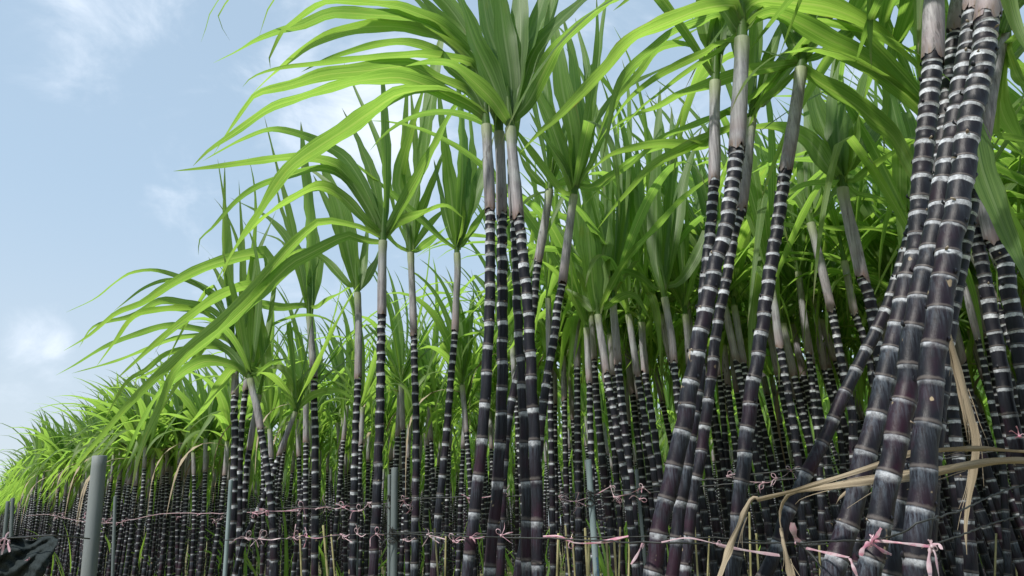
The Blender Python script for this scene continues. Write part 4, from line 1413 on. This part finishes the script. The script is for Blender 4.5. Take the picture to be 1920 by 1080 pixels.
# ------------------------------------------------------------------ twine
def line(pts, r, name, label, cat, mat=M_TWINE, sag=0.0, n=60, group=None, wob=0.0008, extra_loops=()):
    P3 = np.array([at(*p) for p in pts])
    C = catmull(P3, n)
    rg = random.Random(len(pts) * 7 + int(pts[0][0]))
    C[:, 2] += np.array([rg.gauss(0, wob) for _ in range(n)])
    mb = MB()
    t = np.linspace(0, 1, n)
    base = C[0].copy()
    tube(mb, C, np.full(n, r), 6, t * 30, np.stack([t, t], 1))
    for (cx, cy, cD, cr, turns) in extra_loops:
        m = 14 * turns
        a = np.linspace(0, turns * 2 * math.pi, m)
        c = at(cx, cy, cD)
        LP = np.stack([c[0] + cr * np.cos(a), c[1] + cr * np.sin(a), c[2] + 0.022 * np.sin(a * 0.37 + 1) + 0.004 * np.sin(a * 2.7)], 1)
        tube(mb, LP, np.full(m, r * 1.15), 5, a, np.stack([a, a], 1) * 0)
        for q in range(3):
            e = c + np.array([rg.uniform(-1, 1), -rg.uniform(.3, .8), rg.uniform(-1, 1)]) * cr * 3
            EP = catmull([c + np.array([0, -cr * 1.05, 0]), (c + e) / 2 + np.array([0, -cr, .01]), e], 8)
            tube(mb, EP, np.full(8, r), 5, np.arange(8) * 1.0, np.zeros((8, 2)))
    o = mb.build(name, mat, None, base)
    tag(o, label, cat, group)
    return o


line([(420, 1013, 3.20), (450, 1009, 3.12), (560, 1010, 3.0), (655, 1003, 2.9), (738, 1001, 2.75), (800, 1003, 2.5), (880, 1006, 2.05), (950, 1008, 2.03), (1010, 1009, 1.97), (1110, 1013, 1.9), (1240, 1018, 1.70), (1390, 1018, 1.80), (1470, 1019, 1.70), (1560, 1015, 1.52), (1640, 1012, 1.38)],
     .0019, 'twine', 'lower black twine line running across in front of the middle clump', 'twine', n=120, extra_loops=((738, 1004, 2.78, .0165, 5),))
line([(738, 998, 2.76), (860, 1000, 2.6), (1000, 1004, 2.5), (1110, 1007, 2.55), (1260, 1006, 2.4), (1400, 1012, 2.2), (1500, 1022, 2.0), (1560, 1020, 1.9)],
     .002, 'twine', 'second black twine strand just above the lower line, passing behind the middle clump', 'twine', n=80)
line([(420, 962, 3.5), (470, 955, 3.3), (600, 950, 3.15), (738, 938, 2.86), (850, 932, 2.8), (990, 930, 2.75), (1060, 927, 2.7), (1110, 924, 2.66), (1180, 918, 2.6), (1245, 909, 2.4), (1330, 899, 2.35), (1480, 882, 2.25), (1600, 868, 2.15), (1760, 862, 2.2), (1930, 835, 2.1)],
     .002, 'twine', 'upper black twine line rising to the right behind the front canes', 'twine', n=120, extra_loops=((1107, 935, 2.62, .0135, 4), (731, 940, 2.83, .008, 3)))
line([(1060, 934, 2.72), (1110, 935, 2.66), (1190, 927, 2.6), (1320, 912, 2.45), (1500, 897, 2.3), (1640, 884, 2.3)],
     .002, 'twine', 'short twine strand hanging just under the upper line, right of the bluish post', 'twine', n=50)
line([(1636, 1014, 1.36), (1680, 1002, 1.27), (1740, 975, 1.24), (1800, 957, 1.35), (1870, 925, 1.5), (1935, 905, 1.6)],
     .0016, 'twine', 'black twine climbing to the right edge across the thickest cane', 'twine', n=50)
line([(1745, 1022, 1.33), (1790, 1008, 1.36), (1850, 985, 1.45), (1935, 960, 1.6)],
     .0016, 'twine', 'lowest black twine leaving the thickest cane towards the right edge', 'twine', n=40)
line([(1500, 1020, 1.66), (1530, 1050, 1.64), (1548, 1085, 1.62)], .003, 'twine', 'loose black twine end hanging below the lower line near the slanting cane', 'twine', n=20)
line([(50, 967, 9.0), (90, 965, 7.8), (150, 977, 6.4), (215, 980, 5.4), (300, 964, 5.0), (425, 962, 4.6), (560, 958, 4.4)],
     .002, 'twine', 'pale pink cord tied along the front of the dense rows at the left', 'twine', M_PINK, n=90, wob=.002)


# ------------------------------------------------------------------ pink film ties
def ribbon(mb, P3, w, rg, twist=1.0, taper=0.0):
    n = 14
    C = catmull(P3, n)
    t = np.linspace(0, 1, n)
    T = norm(np.gradient(C, axis=0))
    a0 = rg.uniform(0, 3.1)
    view = norm(C - np.array([0, 0, CAM_H]))
    S = norm(np.cross(T, view))
    B = np.cross(S, T)
    a = (a0 * 0.25 + twist * t * rg.uniform(-1.5, 1.5))[:, None]
    S = S * np.cos(a) + B * np.sin(a)
    blade(mb, C, w * (1 - taper * t) * (0.75 + 0.25 * np.sin(t * 9 + a0)), S, rg.random(), fold=0.5, across=3, wave=.1, rg=rg)


def tie(px, py, D, size, label, seed, straps=(), group='pink plastic ties along the twine', tails=3, loops=1, w=.006):
    rg = random.Random(seed)
    c = at(px, py, D)
    mb = MB()
    s = size / F * D * 0.8
    w = w * 0.6
    m = 9
    a = np.linspace(0, 1, m)
    # the knot: a small lumpy wrap round the twine
    K = np.stack([c[0] + (a - .5) * s * .22, c[1] + 0 * a - .002, c[2] + .002 * np.sin(a * 9)], 1)
    tube(mb, K, 0.0028 * (0.5 + np.sin(math.pi * a)) * (w / .006) ** .5, 8, a, np.stack([a, a], 1))
    for k in range(tails):
        ang = rg.choice([rg.uniform(-2.4, -1.8), rg.uniform(-1.3, -0.4), rg.uniform(-0.3, 0.5), rg.uniform(2.6, 3.6), rg.uniform(0.9, 2.0)])
        L = s * rg.uniform(.45, 1.35)
        e = c + np.array([math.cos(ang), rg.uniform(-.5, .3), math.sin(ang)]) * L
        mid = (c + e) / 2 + np.array([rg.uniform(-.25, .25), rg.uniform(-.2, .1), rg.uniform(.0, .3)]) * L
        ribbon(mb, [c, mid, e], w * rg.uniform(.7, 1.2), rg)
    for k in range(loops):
        ang = rg.uniform(-2.4, 2.4)
        L = s * rg.uniform(.5, .8)
        d = np.array([math.cos(ang), rg.uniform(-.3, .3), math.sin(ang)])
        q = np.array([-d[2], 0, d[0]])
        ribbon(mb, [c, c + d * L * .6 + q * L * .3, c + d * L, c + d * L * .6 - q * L * .3, c], w * .8, rg, .4)
    for st in straps:
        ribbon(mb, [at(*p) for p in st[1]], st[0] / F * st[1][0][2], rg, .5)
    o = mb.build('plastic_tie', M_PINK, None, c)
    tag(o, label, 'tie', group)
    return o


LW = ((461, 1009, 3.08, 26, 'pink ribbon tie at the left end of the lower twine, long curved tails'),
      (487, 1010, 3.05, 30, 'looped pale tie on the lower twine beside the outward bending cane'),
      (551, 1008, 3.0, 24, 'pink bow on the lower twine left of the slim upright cane'),
      (575, 1007, 3.0, 18, 'short pale tie on the lower twine touching the slim upright cane'),
      (640, 1002, 2.92, 28, 'long tailed tie on the lower twine left of the folded leaf cane'),
      (670, 1001, 2.88, 20, 'pink tie on the lower twine at the folded leaf cane'),
      (706, 1001, 2.78, 22, 'pink bow on the lower twine across the stout upright cane'),
      (757, 1012, 2.7, 14, 'small tie just right of the twine bound grey post'),
      (802, 1003, 2.5, 24, 'tie with one long slanting tail right of the twine bound post'),
      (851, 1015, 2.2, 26, 'pink tie with crossed tails left of the middle clump on the lower twine'),
      (883, 1008, 2.03, 22, 'tie hanging from the lower twine over the left middle cane'),
      (940, 1004, 2.0, 24, 'flared tie on the lower twine in front of the second middle cane'))
rgs = random.Random(33)
for k, (x, y, D, s, lb) in enumerate(LW):
    nx_ = LW[k + 1] if k + 1 < len(LW) else None
    st = ()
    if nx_ and k != 6:
        fr = rgs.uniform(.2, .7)
        st = ((2.2, [(x, y, D - .01), (x + (nx_[0] - x) * fr * .5, y + 2 + rgs.uniform(-1, 3), (D + nx_[2]) / 2 - .01), (x + (nx_[0] - x) * fr, y + (nx_[1] - y) * fr, D + (nx_[2] - D) * fr - .01)]),)
    tie(x, y, D, s, lb, 100 + k, straps=st)
UP = ((475, 962, 3.28, 18, 'pale pink tie on the upper twine by the bent foot cane'), (500, 958, 3.12, 16, 'pink tie wrapped round the outward bending cane at the upper twine'),
      (569, 952, 3.2, 24, 'white tie on the upper twine left of the slim upright cane'), (612, 950, 3.15, 22, 'pink tie on the upper twine right of the slim upright cane'),
      (644, 951, 3.05, 26, 'tangle of pink ribbon on the upper twine left of the folded leaf cane'), (673, 958, 2.95, 20, 'pink tie on the upper twine right of the folded leaf cane'),
      (691, 943, 2.9, 18, 'tie on the upper twine touching the stout upright cane'), (757, 938, 2.85, 22, 'red and white tie on the upper twine right of the grey post'),
      (769, 947, 2.84, 18, 'pink tie on the upper twine over the straight cane'), (878, 934, 2.78, 26, 'long pink tail tied on the upper twine left of the middle clump'),
      (945, 924, 2.74, 16, 'small red tie on the upper twine between the middle canes'),
      (1049, 931, 2.7, 24, 'white looped bow on the upper twine left of the bluish post'), (1080, 940, 2.66, 22, 'thin pale ribbon loop touching the bluish post'),
      (1145, 912, 2.62, 18, 'red film tie standing up on the upper twine right of the bluish post'), (1152, 932, 2.6, 24, 'pink tie with long left tail under the red one'),
      (1206, 914, 2.5, 20, 'pale tie on the upper twine left of the leaning clump'), (1200, 936, 2.5, 20, 'crumpled pink tie below the upper twine left of the leaning clump'),
      (1364, 893, 2.3, 24, 'pink tie on the upper twine between the leaning clump and the single leaning cane'),
      (1431, 905, 2.28, 26, 'bent white ribbon right of the single leaning cane'), (1456, 897, 2.26, 20, 'double tie on the upper twine left of the red bow'),
      (1483, 882, 2.25, 20, 'red bow on the upper twine left of the slanting cane'), (1630, 912, 2.2, 14, 'small red tie glimpsed behind the dry leaves'),
      (1911, 818, 1.78, 26, 'purple pink tie at the right edge round the stout cane'))
for k, (x, y, D, s, lb) in enumerate(UP):
    nx_ = UP[k + 1] if k + 1 < len(UP) else None
    st = ()
    if nx_ and nx_[0] - x < 90 and nx_[0] > x:
        st = ((1.8, [(x, y, D - .01), ((x + nx_[0]) / 2, (y + nx_[1]) / 2 + 3, (D + nx_[2]) / 2), (nx_[0], nx_[1], nx_[2])]),)
    tie(x, y, D, s, lb, 200 + k, straps=st, tails=3, loops=1)
tie(1071, 1011, 2.0, 26, 'long pink strap tied along the lower twine across the bluish post', 301, straps=(
    (4.5, [(1018, 1006, 1.98), (1050, 1006, 1.96), (1077, 1018, 1.95), (1132, 1017, 1.92), (1173, 1007, 1.9)]), (6, [(1125, 1014, 1.92), (1150, 1010, 1.9), (1178, 1005, 1.88)])), tails=2)
tie(1206, 1017, 1.78, 18, 'tie with a stiff tail slanting down left of the leaning clump', 302, straps=((5, [(1206, 1017, 1.76), (1195, 1040, 1.74), (1183, 1058, 1.73)]),), tails=1, loops=0)
tie(1345, 1020, 1.72, 18, 'pink strap stretched from the leaning clump to the foot of the slanting cane', 303, straps=(
    (5, [(1240, 1016, 1.68), (1290, 1008, 1.68), (1345, 1020, 1.7)]), (7, [(1347, 1022, 1.7), (1400, 1032, 1.72), (1462, 1041, 1.74)])), tails=2, w=.005)
tie(1492, 1018, 1.66, 16, 'flared translucent tie standing on the lower twine above the slanting cane foot', 304, straps=(
    (13, [(1497, 1018, 1.66), (1488, 1000, 1.64), (1486, 980, 1.63)]), (6, [(1511, 1027, 1.62), (1550, 1036, 1.52), (1592, 1045, 1.44)]), (7, [(1594, 1046, 1.44), (1600, 1062, 1.42), (1608, 1082, 1.42)])), tails=1, loops=0)
tie(1633, 1014, 1.36, 25, 'big pink bow knotted on the cane left of the thickest one', 305, straps=(
    (6, [(1640, 1013, 1.34), (1690, 1018, 1.3), (1742, 1024, 1.30)]), (9, [(1633, 1014, 1.35), (1645, 1002, 1.33), (1652, 990, 1.32)]),
    (8, [(1633, 1016, 1.35), (1655, 1032, 1.36), (1672, 1040, 1.38)]), (9, [(1630, 1016, 1.35), (1618, 1030, 1.34), (1614, 1042, 1.34)])), tails=3, loops=2, w=.006)
tie(1746, 1024, 1.30, 20, 'pink bunch of ribbon hanging from the thickest cane', 306, straps=(
    (9, [(1746, 1024, 1.3), (1742, 1050, 1.29), (1745, 1090, 1.28)]), (9, [(1748, 1024, 1.3), (1756, 1045, 1.29), (1762, 1088, 1.28)]),
    (7, [(1746, 1022, 1.3), (1760, 1020, 1.29), (1766, 1030, 1.28)])), tails=3, loops=2, w=.007)
tie(8, 1010, 3.0, 24, 'bright pink ribbons at the left edge above the dark cloth', 307, straps=((4, [(18, 998, 3.0), (12, 1004, 2.98), (8, 1020, 2.97), (3, 1040, 2.97)]),
    (4, [(19, 1012, 3.0), (15, 1018, 2.98), (18, 1035, 2.97)]),), tails=4, loops=2, w=.008)
tie(52, 1050, 3.0, 10, 'tiny white tie stuck on the dark cloth', 308, tails=1, loops=1, w=.003)
rgt = random.Random(71)
for k in range(16):
    x = rgt.uniform(95, 420)
    y = 966 + rgt.uniform(-4, 10) + (8 if 120 < x < 260 else 0)
    D = float(np.interp(x, [90, 215, 300, 430], [7.6, 5.3, 4.95, 4.5]))
    tie(x, y, D, rgt.uniform(7, 16), 'small pink tie on the pink cord along the dense left rows', 400 + k, group='small ties on the left cord', tails=3, loops=1, w=.006)


# ------------------------------------------------------------------ dry leaves
def dry(name_label, segs):
    mb = MB()
    rg = random.Random(len(name_label))
    base = at(*segs[0][1][0])
    for (w, pts, tl) in segs:
        P = catmull([(p[0], p[1], p[2]) for p in pts], 34)
        C = np.array([at(*p) for p in P])
        n = len(C)
        t = np.linspace(0, 1, n)
        T = norm(np.gradient(C, axis=0))
        view = norm(C - np.array([0, 0, CAM_H]))
        S = norm(np.cross(T, view))
        B = np.cross(S, T)
        a = (tl + 0.5 * np.sin(t * 7 + tl))[:, None]
        S = S * np.cos(a) + B * np.sin(a)
        prof = np.minimum(1, 0.55 + t * 2.5) * np.clip((1 - t) * 2.2, 0.62 if tl == .3 else 0.05, 1) ** 0.8
        wd = w / F * P[:, 2] * prof * 0.8 * (1 + 0.10 * np.sin(t * 23 + w) + 0.07 * np.sin(t * 41))
        blade(mb, C, wd, S, rg.random(), fold=0.6, across=6, wave=.3, rg=rg)
        for q in range(5):          # frayed fibres splitting off the edges
            i0 = rg.randint(2, n - 12)
            k = rg.randint(6, 10)
            sg = rg.choice([-1, 1])
            tt = np.linspace(0, 1, k)[:, None]
            C2 = C[i0:i0 + k] + S[i0:i0 + k] * sg * (wd[i0:i0 + k, None] * .48 + tt ** 2 * rg.uniform(.004, .018)) + np.array([0, 0, -1.0]) * tt ** 2 * rg.uniform(.002, .03)
            blade(mb, C2, np.full(k, .0022) * (1 - .7 * tt[:, 0]), S[i0:i0 + k], rg.random(), across=2, rg=rg)
    o = mb.build('dry_leaf', M_DEAD, None, base)
    tag(o, name_label, 'dry leaf')


dry('long tan dry leaf level behind the thickest cane, folded sharply down at its left end', [
    (15, [(1965, 850, 1.62), (1900, 847, 1.6), (1820, 843, 1.57), (1753, 846, 1.55), (1700, 852, 1.53), (1655, 868, 1.51), (1581, 892, 1.50), (1509, 914, 1.52), (1475, 924, 1.55), (1419, 938, 1.58)], .3),
    (16, [(1421, 934, 1.58), (1408, 938, 1.58), (1388, 984, 1.57), (1369, 1025, 1.56), (1347, 1085, 1.55), (1325, 1150, 1.55)], .1)])
dry('broad tan dry leaf just below the level one, curling down beside the slanting cane', [
    (24, [(1965, 868, 1.66), (1900, 865, 1.64), (1820, 874, 1.6), (1753, 886, 1.57), (1643, 898, 1.53), (1557, 911, 1.52), (1489, 922, 1.56), (1468, 942, 1.6), (1462, 969, 1.62), (1465, 993, 1.62)], .1),
    (15, [(1465, 990, 1.62), (1467, 1000, 1.62), (1475, 1037, 1.6), (1482, 1085, 1.6), (1490, 1150, 1.6)], .2)])
dry('pale dry leaf hanging straight down right of the thickest cane', [
    (19, [(1776, 616, 1.60), (1798, 689, 1.62), (1820, 778, 1.63), (1829, 831, 1.64), (1824, 884, 1.66), (1811, 978, 1.68), (1813, 1040, 1.68)], .1),
    (8, [(1778, 640, 1.61), (1789, 689, 1.63), (1807, 778, 1.64), (1815, 830, 1.66)], .4)])
dry('short dry scrap poking out below the level dry leaf', [(9, [(1640, 905, 1.62), (1600, 915, 1.6), (1578, 930, 1.6), (1566, 948, 1.6)], .2)])


# ------------------------------------------------------------------ dark cloth at the lower left
def cloth():
    nx, nz = 110, 60
    P = np.zeros((nz, nx, 3))
    rg = random.Random(4)
    for j in range(nz):
        v = j / (nz - 1)
        for i in range(nx):
            u = i / (nx - 1)
            px = -170 + (111 + 170) * u - 88 * v * u
            py = 1004 + (7 * abs(math.sin(u * 3.14159 * 4.2)) ** 0.7) * (1 - v) + 3 * math.sin(u * 31 + 2) * (1 - v) ** 2 + 210 * v
            D = 3.05 + 0.25 * (1 - u) + 0.05 * math.sin(u * 17 + v * 3) * (0.3 + v) + 0.035 * math.sin(u * 7 - v * 9 + 1) - 0.02 * math.sin(v * 14 + u * 5) + 0.05 * abs(math.sin(math.atan2(v + .02, 1.02 - u) * 7)) * (1 - math.exp(-6 * (v + 1 - u))) + 0.008 * math.sin(u * 61 + v * 23) + 0.006 * math.sin(v * 71 - u * 37)
            P[j, i] = at(px, py, D)
    U = np.zeros((nz, nx, 2))
    mb = MB()
    mb.grid(P, U, U)
    base = P[-1, nx // 2].copy()
    o = mb.build('shade_cloth', M_CLOTH, None, base)
    so_ = o.modifiers.new('thickness', 'SOLIDIFY'); so_.thickness = 0.002
    tag(o, 'dark green black shade cloth stretched at the lower left corner', 'cloth')


cloth()
line([(-170, 1008, 3.3), (-60, 1010, 3.2), (30, 1008, 3.08), (84, 1004, 3.0), (111, 1004, 3.0), (168, 1010, 3.50)], .003, 'twine', 'black cord holding up the top edge of the dark cloth', 'twine', n=30, wob=.0005)
